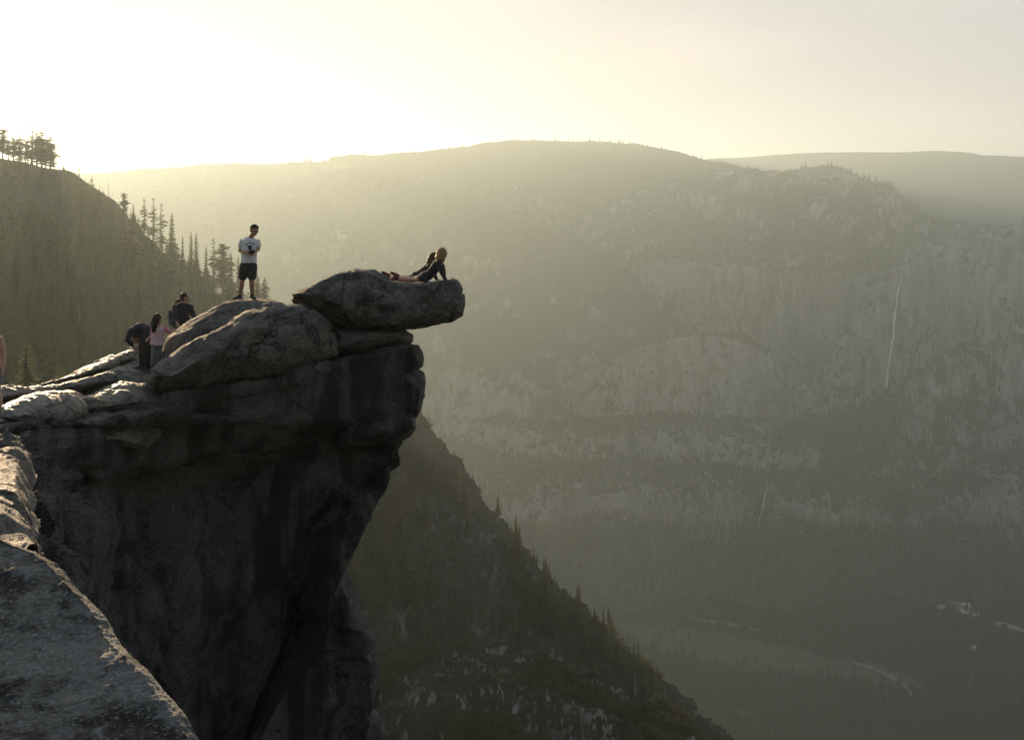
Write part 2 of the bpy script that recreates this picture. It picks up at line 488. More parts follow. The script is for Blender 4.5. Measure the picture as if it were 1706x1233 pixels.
def chisel(V, Nn, n, depth, radius, seed, ang=0.16):
    """knocks flat facets off a surface, as frost and old breaks do"""
    r_ = np.random.RandomState(int(seed * 10) % 100000)
    V = V.astype(np.float32); V0 = V.copy()
    front = np.flatnonzero(Nn[:, 1] < 0.35)          # only where it can be seen from the ledges
    ids = front[r_.randint(0, len(front), n)]
    for i in ids:
        nn = Nn[i] + r_.normal(size=3) * ang; nn /= np.linalg.norm(nn)
        rad = radius * r_.uniform(0.5, 1.5); dep = depth * r_.uniform(0.4, 1.4)
        near = np.flatnonzero(np.abs(V[:, 0] - V0[i, 0]) < rad)
        d3 = V[near] - V0[i]
        ok = (d3 * d3).sum(1) < rad * rad
        near = near[ok]; q = d3[ok]
        h = q @ nn + dep
        m = np.clip((1 - np.sqrt((q * q).sum(1)) / rad) * 4, 0, 1) * np.clip((-Nn[near, 1] - 0.12) * 3.5, 0, 1)
        V[near] -= nn[None] * (np.clip(h, 0, dep * 2.5) * m)[:, None]
    return V

def joints(G, N, planes, seed):
    """narrow cracks where warped planes cut the surface: (point px,py,Y), normal, width m, depth m"""
    for k, (pt, n, w, dep) in enumerate(planes):
        n = np.asarray(n, float); n /= np.linalg.norm(n)
        d = (G - np.asarray(pt)) @ n + fbm(G * 0.5 + seed + k * 9, 4) * 0.35
        G = G - N * (np.exp(-(d / w) ** 2) * dep * (0.6 + 0.8 * fbm(G * 0.7 + k, 2)))[..., None]
    return G

def boulder(name, outline, depth, mat, Yfun=None, dy=0.0, amp=0.16, freq=0.55, seed=0.0, p=2.4, q=2.2, nu=260, nt_=96, center=None, lean=0.0, layers=0.0, smooth_n=1, chips=0, cdep=0.12, crad=1.1, cracks=()):
    """A closed rock whose profile is the outline; it swells `depth` metres in front of and behind its middle section."""
    o = np.asarray(outline, float)
    oc = np.vstack([o, o[:1]])
    seg = np.linalg.norm(np.diff(oc, axis=0), axis=1); s = np.concatenate([[0], np.cumsum(seg)])
    t = np.linspace(0, s[-1], nu, endpoint=False)
    px = np.interp(t, s, oc[:, 0]); py = np.interp(t, s, oc[:, 1])
    for _ in range(smooth_n * 2):
        px = (np.roll(px, 1) + 2 * px + np.roll(px, -1)) / 4; py = (np.roll(py, 1) + 2 * py + np.roll(py, -1)) / 4
    cx, cy_ = center if center else (px.mean(), py.mean())
    a = np.linspace(-math.pi / 2, math.pi / 2, nt_)
    tt = np.sign(np.sin(a)) * np.abs(np.sin(a)) ** (2 / p)
    ss = np.maximum(np.cos(a), 0) ** (2 / q)
    PX = cx + ss[:, None] * (px - cx)[None]; PY = cy_ + ss[:, None] * (py - cy_)[None]
    Yc = (Yfun or Yb)(PX) + dy
    if isinstance(depth, (tuple, list)):
        D = np.where(tt < 0, depth[0], depth[1])
    else:
        D = np.full_like(tt, depth)
    YY = Yc + (tt * D)[:, None] + lean * (PY - cy_) / 100.0
    G = np.stack([(PX - CX) / F * YY, YY, (HY - PY) / F * YY], -1)
    du = np.roll(G, -1, axis=1) - np.roll(G, 1, axis=1); dv = np.gradient(G, axis=0)
    N = np.cross(du, dv); N /= np.linalg.norm(N, axis=-1, keepdims=True) + 1e-9
    c3 = G.reshape(-1, 3).mean(0)
    if ((G - c3) * N).sum() < 0: N = -N
    fade = np.clip(ss * 6, 0, 1)[:, None, None]
    G2 = rough(G, N, amp, freq, seed, layers)
    if cracks: G2 = joints(G2, N, cracks, seed)
    if chips: G2 = chisel(G2.reshape(-1, 3), N.reshape(-1, 3), chips, cdep, crad, seed).reshape(G2.shape) + N * (fbm(G * 6 + seed, 4, 0.6) * 0.022)[..., None]
    G = G * (1 - fade) + G2 * fade
    V = G.reshape(-1, 3); Q = grid_quads(nu, nt_, True)
    o_ = link(name, mesh_np(name, V, Q), mat)
    ROCKS.append((V, Q))
    return o_, G

# ---- the rock that juts out over the valley
over, _ = boulder('overhanging_rock', [(483, 502), (488, 492), (505, 482), (525, 473), (545, 463), (562, 455), (580, 449), (605, 447), (622, 450), (636, 457), (646, 466), (660, 469), (690, 470), (720, 468), (740, 466), (752, 463),
    (763, 467), (770, 479), (776, 494), (775, 508), (772, 526), (755, 537), (735, 542), (712, 547), (690, 551), (665, 553), (640, 557), (600, 560), (575, 559), (556, 553), (543, 544), (528, 530), (510, 518), (494, 510)],
    (1.7, 2.3), M_BOULDER, amp=0.10, seed=3.1, p=3.6, q=3.6, nu=480, nt_=170, center=(640, 508), chips=150, cdep=0.13, crad=1.0, cracks=((P(735, 500, 21.5), (0.8, 0.3, 0.6), 0.05, 0.16), (P(600, 520, 21.5), (-0.2, 0.1, 1.0), 0.04, 0.12), (P(560, 500, 21.5), (1.0, 0.2, -0.5), 0.04, 0.12)))
tag(over, 'dark granite rock jutting out over the valley, two women lying on its tip', 'rock')
# ---- boulder leaning under it, the long one in front of the people
bo, _ = boulder('boulder', [(243, 642), (250, 617), (270, 601), (300, 581), (330, 563), (350, 555), (366, 547), (385, 535), (410, 522), (440, 514), (470, 509), (490, 507), (512, 510), (534, 522), (552, 538), (562, 556), (568, 575), (569, 594), (556, 604),
    (520, 616), (480, 629), (450, 641), (430, 649), (400, 653), (360, 657), (320, 661), (290, 661), (262, 660), (248, 655)],
    (1.7, 1.9), M_BOULDER, dy=-0.4, amp=0.13, seed=8.4, p=3.0, q=3.2, nu=480, nt_=170, chips=140, cdep=0.13, crad=1.1, cracks=((P(420, 590, 20.5), (-0.35, 0.1, 1.0), 0.045, 0.15), (P(480, 570, 20.5), (1.0, 0.2, 0.5), 0.04, 0.12)))
tag(bo, 'long dark granite boulder hiding the feet of the girl in the pink shirt', 'boulder')
# ---- boulder behind, that the man stands on
bb, _ = boulder('boulder', [(255, 640), (262, 600), (278, 566), (292, 552), (310, 538), (330, 525), (350, 513), (375, 503), (400, 498), (430, 497), (455, 498), (470, 503), (490, 512), (520, 560), (500, 640)],
    (1.7, 2.2), M_BOULDER, dy=1.75, amp=0.10, seed=5.7, p=2.6, q=2.8, nu=360, nt_=130, chips=70, cdep=0.08, crad=1.0)
tag(bb, 'rounded granite boulder under the feet of the standing man', 'boulder')
# ---- thin wedge of rock squeezed below the overhang
we, _ = boulder('rock_wedge', [(545, 545), (600, 548), (640, 548), (676, 550), (688, 558), (687, 569), (672, 575), (650, 581), (620, 591), (595, 598), (560, 604), (540, 590)],
    (1.5, 2.0), M_BOULDER, dy=0.1, amp=0.07, seed=12.2, p=2.8, q=2.6, nu=300, nt_=100, chips=60, cdep=0.06, crad=0.6)
tag(we, 'thin wedge of dark rock squeezed beneath the overhanging rock', 'rock')
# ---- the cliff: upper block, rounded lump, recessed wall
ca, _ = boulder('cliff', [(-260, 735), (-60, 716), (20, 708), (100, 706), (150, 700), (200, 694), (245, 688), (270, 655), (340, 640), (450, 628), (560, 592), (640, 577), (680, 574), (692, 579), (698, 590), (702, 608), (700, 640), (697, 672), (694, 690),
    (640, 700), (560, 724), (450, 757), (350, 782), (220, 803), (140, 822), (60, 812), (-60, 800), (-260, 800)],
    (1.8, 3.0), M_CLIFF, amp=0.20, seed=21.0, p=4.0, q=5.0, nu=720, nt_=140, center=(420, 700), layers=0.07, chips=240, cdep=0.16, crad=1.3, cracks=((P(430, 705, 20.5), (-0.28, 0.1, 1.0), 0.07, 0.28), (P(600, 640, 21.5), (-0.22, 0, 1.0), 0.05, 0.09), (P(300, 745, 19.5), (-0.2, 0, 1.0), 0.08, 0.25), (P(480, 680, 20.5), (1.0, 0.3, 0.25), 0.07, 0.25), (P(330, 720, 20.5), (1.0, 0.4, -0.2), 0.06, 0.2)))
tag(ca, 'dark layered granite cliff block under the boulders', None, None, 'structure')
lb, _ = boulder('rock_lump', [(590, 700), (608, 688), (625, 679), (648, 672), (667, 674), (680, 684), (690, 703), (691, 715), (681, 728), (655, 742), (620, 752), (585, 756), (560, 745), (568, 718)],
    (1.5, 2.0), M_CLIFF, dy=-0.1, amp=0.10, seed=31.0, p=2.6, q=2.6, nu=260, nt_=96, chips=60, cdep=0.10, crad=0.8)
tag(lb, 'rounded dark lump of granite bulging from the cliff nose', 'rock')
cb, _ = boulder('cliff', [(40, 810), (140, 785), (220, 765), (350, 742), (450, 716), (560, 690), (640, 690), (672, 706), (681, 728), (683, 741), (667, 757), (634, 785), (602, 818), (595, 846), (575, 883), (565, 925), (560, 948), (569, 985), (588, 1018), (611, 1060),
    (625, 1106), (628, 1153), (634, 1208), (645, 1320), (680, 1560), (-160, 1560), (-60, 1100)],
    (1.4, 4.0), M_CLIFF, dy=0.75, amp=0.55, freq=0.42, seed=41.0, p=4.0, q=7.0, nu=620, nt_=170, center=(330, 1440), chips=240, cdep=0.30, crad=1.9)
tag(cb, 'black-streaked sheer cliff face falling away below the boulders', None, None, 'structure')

# ---- sunlit slab that climbs from the lower corner to the boulders
def slab_curve(pts, off): return [(x, y, float(Yb(x)) + off) for x, y in pts]
s0 = slab_curve([(-400, 760), (0, 735), (60, 745), (100, 745), (150, 740), (200, 735), (260, 720), (320, 700)], -1.1)
s1 = slab_curve([(-400, 720), (0, 704), (60, 706), (100, 708), (150, 702), (200, 695), (250, 690), (320, 690)], -1.2)
s2 = slab_curve([(-400, 690), (0, 678), (60, 676), (120, 668), (180, 652), (240, 640), (320, 630)], 0.6)
s3 = slab_curve([(-400, 652), (0, 649), (40, 646), (75, 644), (100, 636), (130, 624), (170, 605), (200, 590), (235, 567), (262, 562), (285, 575), (300, 610), (320, 630)], 3.2)
s4 = slab_curve([(-400, 700), (0, 690), (75, 700), (130, 690), (200, 660), (270, 650), (320, 640)], 5.0)
G = loft_grid([s0, s1, s2, s3, s4], -400, 320, 420, [24, 90, 110, 30])
N = normals_grid(G); N = N * np.where(N[..., 2:3] < 0, -1, 1)
ph = G @ np.array([0.30, -0.16, 1.0])
terr = (np.abs(((ph * 2.1 + 0.35 * fbm(G * 0.6, 3)) % 1.0) - 0.5) * 2) ** 3
G = rough(G, N, 0.20, 0.6, 51.0) + N * (0.10 * terr * (0.6 + fbm(G * 0.5 + 9, 3)))[..., None]
V = G.reshape(-1, 3); Q = grid_quads(420, G.shape[0]); ROCKS.append((V, Q))
sl = link('rock_slab', mesh_np('rock_slab', V, Q), M_SLAB)
tag(sl, 'sunlit pale granite slab climbing to the people and boulders', None, None, 'structure')
sheets = [
    ([(60, 647), (100, 633), (136, 617), (180, 601), (205, 590), (222, 584), (228, 594), (212, 606), (185, 613), (160, 622), (136, 631), (90, 646)], 2.3, 0.8, 61, 'long thin rock sheet at the back edge of the sunlit slab'),
    ([(-10, 652), (40, 649), (92, 645), (140, 634), (195, 616), (232, 622), (245, 628), (205, 634), (160, 642), (125, 650), (92, 653), (40, 662), (0, 668), (-20, 668)], 1.3, 0.9, 62, 'long bright rock sheet across the middle of the sunlit slab'),
    ([(28, 672), (62, 655), (128, 652), (140, 660), (152, 676), (148, 690), (120, 702), (85, 708), (40, 706), (8, 700), (4, 684)], -0.5, 0.9, 63, 'rounded rock sheet with a lit top near the bare foot on the slab'),
    ([(22, 708), (70, 706), (110, 708), (150, 700), (195, 694), (230, 691), (262, 700), (275, 720), (240, 745), (150, 742), (60, 740), (20, 726)], -0.75, 0.75, 64, 'rounded rock lip along the front edge of the sunlit slab'),
    ([(130, 668), (155, 655), (200, 640), (245, 640), (262, 655), (300, 668), (318, 678), (300, 690), (258, 690), (205, 688), (160, 690), (140, 684)], 0.0, 0.9, 65, 'broad low rock sheet beside the left end of the long boulder'),
]
for out, dy, dep, sd, lab in sheets:
    ob, _ = boulder('rock_sheet', out, dep, M_SLAB, dy=dy, amp=0.10, freq=0.7, seed=sd * 1.7, p=2.8, q=2.0, nu=300, nt_=100, lean=-1.5, chips=70, cdep=0.045, crad=0.7, layers=0.05)
    tag(ob, lab, 'rock', 'rock sheets on the sunlit slab')

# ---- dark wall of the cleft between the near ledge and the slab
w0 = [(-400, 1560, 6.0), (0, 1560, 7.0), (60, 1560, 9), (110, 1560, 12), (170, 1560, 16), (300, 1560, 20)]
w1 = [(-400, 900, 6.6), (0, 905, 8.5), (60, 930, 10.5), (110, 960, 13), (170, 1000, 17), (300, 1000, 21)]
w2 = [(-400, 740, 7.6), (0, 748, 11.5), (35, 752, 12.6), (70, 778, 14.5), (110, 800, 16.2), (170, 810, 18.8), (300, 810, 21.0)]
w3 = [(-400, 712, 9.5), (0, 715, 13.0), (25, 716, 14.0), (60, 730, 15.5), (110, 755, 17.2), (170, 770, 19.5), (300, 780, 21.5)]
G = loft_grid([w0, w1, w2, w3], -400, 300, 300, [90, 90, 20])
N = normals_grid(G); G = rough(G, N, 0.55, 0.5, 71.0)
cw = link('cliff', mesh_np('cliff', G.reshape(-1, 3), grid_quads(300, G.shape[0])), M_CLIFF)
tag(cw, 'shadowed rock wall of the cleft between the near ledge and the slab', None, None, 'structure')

# ---- second ledge at the picture's edge
l0 = [(-500, 1040, 3.6), (0, 940, 5.6), (30, 930, 6.0), (52, 915, 6.4), (62, 945, 6.7)]
l1 = [(-500, 840, 6.2), (0, 812, 8.0), (25, 808, 8.3), (44, 842, 8.4), (58, 900, 8.5)]
l2 = [(-500, 750, 8.0), (0, 745, 10.6), (25, 742, 10.9), (44, 745, 11.1), (60, 790, 11.2)]
l3 = [(-500, 760, 8.8), (0, 765, 11.2), (25, 765, 11.4), (44, 770, 11.5), (60, 830, 11.5)]
G = loft_grid([l0, l1, l2, l3], -500, 62, 220, [60, 60, 10])
N = normals_grid(G); N = N * np.where(N[..., 2:3] < 0, -1, 1); G = rough(G, N, 0.16, 0.6, 81.0)
le = link('rock_ledge', mesh_np('rock_ledge', G.reshape(-1, 3), grid_quads(220, G.shape[0])), M_LEDGE2)
tag(le, 'pale rock ledge between the near ledge and the dark cleft', None, None, 'structure')

# ---- the ledge the photographer stands on
def on_ledge(px, py):
    """the ledge slopes away from the sun, down towards the camera and the drop"""
    a_, c_ = (px - CX) / F, (HY - py) / F
    m_l = 0.17 * (-0.43 * a_ + 0.9)
    return P(px, py, -2.56 / (c_ - m_l))
edge = np.array([on_ledge(-260, 800), on_ledge(-120, 840), on_ledge(0, 884), on_ledge(45, 905), on_ledge(78, 925), on_ledge(130, 975), on_ledge(172, 1015), on_ledge(192, 1050), on_ledge(232, 1100), on_ledge(276, 1150), on_ledge(312, 1195), on_ledge(337, 1233),
                 on_ledge(365, 1290), (-0.65, 2.4, -2.1), (0.1, 1.4, -2.0), (0.9, 0.6, -1.9), (2.2, -1.0, -1.8), (4.0, -4.0, -1.8)])
sl_ = np.concatenate([[0], np.cumsum(np.linalg.norm(np.diff(edge, axis=0), axis=1))])
wgt = np.concatenate([np.linspace(0, sl_[2], 40, endpoint=False), np.linspace(sl_[2], sl_[11], 330, endpoint=False), np.linspace(sl_[11], sl_[-1], 60)])
E = np.stack([smooth1(sl_, edge[:, k], wgt) for k in range(3)], -1)
T = np.gradient(E, axis=0); T /= np.linalg.norm(T, axis=1)[:, None]
out_ = np.cross(T, np.array([0, 0, 1.0])); out_ /= np.linalg.norm(out_, axis=1)[:, None]
if out_[200, 0] < 0: out_ = -out_
rows = []
for d, z in ((0.0, -9.0), (0.06, -5.0), (0.06, -2.6), (0.06, -1.2), (0.05, -0.5), (0.05, -0.2), (0.03, -0.09), (0.0, -0.03), (-0.05, 0.0)):
    rows.append(E + out_ * d + np.array([0, 0, z]))
prof = [(np.array(rows))]
inn = []
for k in range(1, 170):
    t = (k / 169) ** 1.6 * 7.0
    t += 0.05
    inn.append(E - out_ * t * np.array([1.0, 1.0, 1.0]) + np.stack([0 * E[:, 0], 0 * E[:, 0], np.clip((E[:, 1] - 1.5) / 1.0, 0, 1) * t * 0.17 * (out_[:, 0] * 0.43 - out_[:, 1] * 0.9)], -1))
base = np.array(rows)
lin = []
for k in range(len(base) - 1):
    n = 14
    for j in range(n): lin.append(base[k] * (1 - j / n) + base[k + 1] * (j / n))
lin.append(base[-1])
G = np.concatenate([np.array(lin), np.array(inn)], 0)
up = np.zeros_like(G); up[..., 2] = 1; up[:len(lin)] = (up[:len(lin)] + out_[None] * np.linspace(1.5, 0.3, len(lin))[:, None, None]); up /= np.linalg.norm(up, axis=-1, keepdims=True)
d = fbm(G * 0.8 + 91, 4) * 0.06 + fbm(G * 5.0 + 92, 5, 0.65) * 0.014 + fbm(G * 24 + 93, 4, 0.7) * 0.008
pit = np.maximum(0, fbm(G * 1.6 + 94, 5, 0.65) - 0.22) * 0.12
G = G + up * (d - pit)[..., None]
ne = link('rock_ledge', mesh_np('rock_ledge', G.reshape(-1, 3), grid_quads(G.shape[1], G.shape[0])), M_LEDGE)
tag(ne, 'speckled grey granite ledge in the lower corner, closest to the camera', None, None, 'structure')
# ================================================================== conifers
def foliage_mat(name, a, b_):
    m, nt, b = new_mat(name); g = NT(nt)
    oi = g.add('ShaderNodeObjectInfo')
    n = g.noise(g.coord('Object', (1, 1, 1)), 0.9, 3, 0.6)
    c = g.mix(n, a, b_)
    hs = g.add('ShaderNodeHueSaturation')
    nt.links.new(c, hs.inputs['Color'])
    nt.links.new(g.ramp(oi.outputs['Random'], 0, 1, 0.65, 1.35), hs.inputs['Value'])
    nt.links.new(g.ramp(oi.outputs['Random'], 0, 1, 0.47, 0.52), hs.inputs['Hue'])
    nt.links.new(hs.outputs['Color'], b.inputs['Base Color'])
    b.inputs['Roughness'].default_value = 0.8
    b.inputs['Specular IOR Level'].default_value = 0.15
    tr = g.add('ShaderNodeBsdfTranslucent')
    nt.links.new(g.mix(1.0, hs.outputs['Color'], (3.2, 2.6, 1.5), 'MULTIPLY'), tr.inputs['Color'])      # needles let the low sun through
    ms = g.add('ShaderNodeMixShader'); ms.inputs[0].default_value = 0.45
    nt.links.new(b.outputs[0], ms.inputs[1]); nt.links.new(tr.outputs[0], ms.inputs[2])
    nt.links.new(ms.outputs[0], nt.nodes['Material Output'].inputs['Surface'])
    return m

def bark_mat():
    m, nt, b = new_mat('conifer_bark'); g = NT(nt)
    n = g.noise(g.coord('Object', (3, 3, 0.6)), 2.0, 4, 0.6)
    nt.links.new(g.mix(n, (0.035, 0.028, 0.022), (0.085, 0.068, 0.055)), b.inputs['Base Color'])
    return m
M_NEEDLE = foliage_mat('conifer_needles', (0.020, 0.030, 0.015), (0.062, 0.074, 0.032))
M_BARK = bark_mat()
m_, nt_x, b_x = new_mat('dead_wood'); b_x.inputs['Base Color'].default_value = (0.17, 0.145, 0.12, 1); M_DEAD = m_
M_SCRUB = foliage_mat('scrub_leaves', (0.010, 0.013, 0.008), (0.026, 0.031, 0.016))
FOREST_FAR = foliage_mat('forest_far', (0.022, 0.030, 0.017), (0.055, 0.066, 0.034))

def trunk_mesh(name, h, r, rng, top=0.96, bend=0.02):
    n, k = 7, 9
    V = []
    ph = rng.uniform(0, 6)
    for j in range(k):
        t = j / (k - 1)
        rr = r * (1 - t) ** 0.8 + 0.012 * h * 0.1
        ox = math.sin(t * 2.2 + ph) * bend * h * t; oy = math.cos(t * 1.7 + ph) * bend * h * t
        for i in range(n):
            a = 2 * math.pi * i / n
            V.append((ox + rr * math.cos(a) * (1.35 if j == 0 else 1), oy + rr * math.sin(a) * (1.35 if j == 0 else 1), t * h * top))
    return mesh_np(name, np.array(V), grid_quads(n, k, True))

def crown_mesh(name, h, rad, rng, base=0.12, levels=30, shape='spire', droop=0.35, gap=0.0):
    """Whorls of drooping boughs, each bough a ragged spray of small needle fans, so that sky shows between them."""
    V, T = [], []
    def tri(a, b, c):
        i = len(V); V.extend((a, b, c)); T.append((i, i + 1, i + 2))
    for L in range(levels):
        t = base + (1 - base) * (L + rng.uniform(-0.3, 0.3)) / levels
        t = min(max(t, base * 0.9), 0.995)
        s = (t - base) / (1 - base)
        if shape == 'spire': rr = rad * (1 - s) ** 0.85 * (0.80 + 0.2 * math.sin(s * 9))
        elif shape == 'broad': rr = rad * (math.sin(math.pi * min(1, (s * 0.80 + 0.16))) ** 0.6) * (0.72 + 0.28 * math.sin(s * 17 + rad * 9))
        else: rr = rad * (1 - s) ** 0.5 * (0.7 + 0.3 * math.sin(s * 14))
        rr = max(rr, 0.02 * rad)
        nb = int(6 + 4 * (1 - s)) if shape != 'open' else 4
        a0 = rng.uniform(0, 6.28)
        for bi in range(nb):
            if rng.random() < gap: continue
            a = a0 + 6.283 * bi / nb + rng.uniform(-0.35, 0.35)
            ln = rr * rng.uniform(0.55, 1.18)
            z0 = (t + rng.uniform(-0.7, 0.7) / levels * (1.6 if shape == 'broad' else 1.0)) * h
            ca, sa = math.cos(a), math.sin(a)
            nseg = 3 if ln > 0.35 * rad else 2
            rise = rng.uniform(0.0, 0.25) if s > 0.6 else rng.uniform(-0.12, 0.1)
            prev = np.array([0, 0, z0])
            for k in range(1, nseg + 1):
                f = k / nseg
                z = z0 + ln * (rise * f - droop * f * f)
                cur_ = np.array([ca * ln * f, sa * ln * f, z])
                w = ln * 0.46 * (1.1 - 0.6 * f) + 0.05 * rad
                side = np.array([-sa, ca, 0])
                for sgn in (-1, 1):
                    tip = (prev * 0.35 + cur_ * 0.65) + side * sgn * w * rng.uniform(0.6, 1.3) + np.array([ca, sa, 0]) * w * 0.35 + np.array([0, 0, -w * rng.uniform(0.1, 0.6)])
                    tri(prev, cur_, tip)
                tri(prev, cur_ + np.array([ca, sa, 0]) * w * 0.4, (prev + cur_) / 2 + np.array([0, 0, -w * rng.uniform(0.5, 1.0)]))
                if k == nseg:
                    tri(cur_ - side * w * 0.4, cur_ + side * w * 0.4, cur_ + np.array([ca, sa, 0]) * w * 0.8 + np.array([0, 0, -w * 0.2]))
                prev = cur_
    tp = np.array([0, 0, h])
    for k in range(5):
        a = k * 1.2566
        q = np.array([math.cos(a), math.sin(a), 0]) * 0.035 * rad
        tri(tp, q + np.array([0, 0, h * 0.93]), -q * 0.6 + np.array([0, 0, h * 0.93]))
    return mesh_np(name, np.array(V), np.array(T), smooth=False)

rng = random.Random(11)
KINDS = {}
def kind(key, n, fn):
    KINDS[key] = [fn(i) for i in range(n)]
kind('spire', 6, lambda i: (trunk_mesh('trunk', 20, 0.34, rng), crown_mesh('crown', 20, rng.uniform(3.0, 4.0), rng, 0.06 + 0.04 * (i % 3), 34, 'spire')))
kind('broad', 4, lambda i: (trunk_mesh('trunk', 20, 0.42, rng), crown_mesh('crown', 20, rng.uniform(4.2, 5.2), rng, 0.16 + 0.06 * (i % 3), 26, 'broad', 0.15, 0.22)))
kind('open', 4, lambda i: (trunk_mesh('trunk', 20, 0.30, rng), crown_mesh('crown', 20, rng.uniform(3.0, 3.9), rng, 0.16, 26, 'open', 0.2, 0.25)))
def dead_crown(i):
    V, T = [], []
    for L in range(34):
        t = rng.uniform(0.2, 0.98); a = rng.uniform(0, 6.28); ln = (1.05 - t) * rng.uniform(0.8, 2.4) + 0.2
        z = t * 20; d = np.array([math.cos(a), math.sin(a), rng.uniform(-0.5, 0.2)]) * ln
        s = np.array([-math.sin(a), math.cos(a), 0]) * 0.07; u = np.array([0, 0, 0.09])
        b = np.array([0, 0, z]); i0 = len(V)
        V.extend([b + s, b - s, b + u, b + d])
        T.extend([(i0, i0 + 1, i0 + 3), (i0 + 1, i0 + 2, i0 + 3), (i0 + 2, i0, i0 + 3)])
    return trunk_mesh('trunk', 20, 0.26, rng), mesh_np('branches', np.array(V), np.array(T), smooth=False)
kind('dead', 2, dead_crown)

def tree(loc, h, key, label, group=None, name='conifer_tree', wide=1.0, var=None):
    tm, cm = KINDS[key][rng.randrange(len(KINDS[key])) if var is None else var]
    e = empty(name, loc, rng.uniform(0, 6.28))
    k = h / 20.0
    e.scale = (k * wide, k * wide, k)
    dead = key == 'dead'
    link('trunk', tm, M_DEAD if dead else M_BARK, e)
    c_ = link('branches' if dead else 'crown', cm, M_DEAD if dead else M_NEEDLE, e)
    if dead: c_['kind'] = 'stuff'
    tag(e, label, 'tree', group)
    return e

# ================================================================== wooded hillside beside the sun
def near_slope_mat(name, rock, soil, lo, hi, sc_=1.0):
    m, nt, b = new_mat(name); g = NT(nt)
    v = g.coord('Object', (0.01 * sc_,) * 3)
    n1 = g.noise(v, 2.2, 6, 0.62); n2 = g.noise(v, 16, 6, 0.65); n3 = g.noise(v, 90, 4, 0.65)
    st = g.noise(g.coord('Object', (0.12 * sc_, 0.12 * sc_, 0.02 * sc_)), 1.2, 5, 0.6)
    c = g.mix(g.ramp(st, 0.38, 0.62), tuple(x * 0.35 for x in rock), rock)
    c = g.mix(g.ramp(n3, 0.5, 0.68, 0, 0.6), c, (0.05, 0.05, 0.05))
    k = g.math('ADD', g.math('MULTIPLY', g.normal_z(), 0.9), g.math('MULTIPLY', g.math('SUBTRACT', n1, 0.5), 1.6))
    k = g.math('ADD', k, g.math('MULTIPLY', g.math('SUBTRACT', n2, 0.5), 1.0))
    c2 = g.mix(n3, tuple(x * 0.5 for x in soil), tuple(x * 1.5 for x in soil))
    c = g.mix(g.ramp(k, lo, hi), c, c2)
    nt.links.new(c, b.inputs['Base Color'])
    b.inputs['Specular IOR Level'].default_value = 0.15
    g.bump(g.math('ADD', n2, g.math('MULTIPLY', n3, 0.4)), 0.9, 3.0 / sc_, b)
    return m
M_HILL = near_slope_mat('hillside', (0.20, 0.175, 0.14), (0.016, 0.017, 0.011), 0.18, 0.45)
M_LOWER = near_slope_mat('lower_slope', (0.10, 0.10, 0.10), (0.02, 0.022, 0.016), 0.22, 0.50, 1.5)
M_KNOLL = near_slope_mat('rock_knoll', (0.19, 0.18, 0.175), (0.014, 0.016, 0.011), 0.52, 0.70, 1.7)

h_top = [(-900, 150, 640), (-500, 205, 600), (-200, 240, 580), (0, 264, 560), (40, 269, 555), (80, 278, 550), (115, 284, 545), (135, 299, 540), (165, 319, 530), (190, 336, 520), (205, 353, 515), (230, 384, 500), (260, 412, 490), (290, 440, 480),
         (320, 464, 470), (350, 482, 465), (400, 508, 455), (440, 525, 450), (480, 545, 445), (560, 600, 440), (700, 700, 430)]
h_back = [(a, b + 30, y + 260) for a, b, y in h_top]
h_mid = [(-900, 300, 430), (-200, 340, 420), (0, 360, 420), (120, 400, 415), (200, 440, 410), (300, 520, 400), (400, 575, 395), (480, 620, 390), (700, 760, 370)]
h_bot = [(-900, 640, 200), (0, 690, 215), (200, 720, 240), (400, 760, 270), (700, 900, 290)]
G = loft_grid([h_bot, h_mid, h_top, h_back], -900, 548, 300, [80, 70, 12])
N = normals_grid(G); N = N * np.where(N[..., 2:3] < 0, -1, 1)
keep = np.ones(G.shape[0]); keep[145:] = 0.35
d = (fbm(G * 0.02 + 3, 5) * 7 + fbm(G * 0.09 + 4, 4) * 2.0) * keep[:, None]
GH = G + N * d[..., None]
hl_ = link('hillside', mesh_np('hillside', GH.reshape(-1, 3), grid_quads(300, GH.shape[0])), M_HILL)
tag(hl_, 'steep wooded hillside rising toward the sun behind the people', None, None, 'structure')

def proj(p):
    return CX + F * p[0] / p[1], HY - F * p[2] / p[1]
from mathutils.bvhtree import BVHTree
def bvh_of(G, wrap=False):
    return BVHTree.FromPolygons([tuple(v) for v in G.reshape(-1, 3)], [tuple(q) for q in grid_quads(G.shape[1], G.shape[0], wrap)])
BV_H = bvh_of(GH)
def drop(bv, x, y, z=2000):
    r = bv.ray_cast(Vector((x, y, z)), Vector((0, 0, -1)))
    return r[0]
def sight(bv, px, py):
    d = Vector(((px - CX) / F, 1, (HY - py) / F)).normalized()
    return bv.ray_cast(Vector((0, 0, 0)), d)[0]

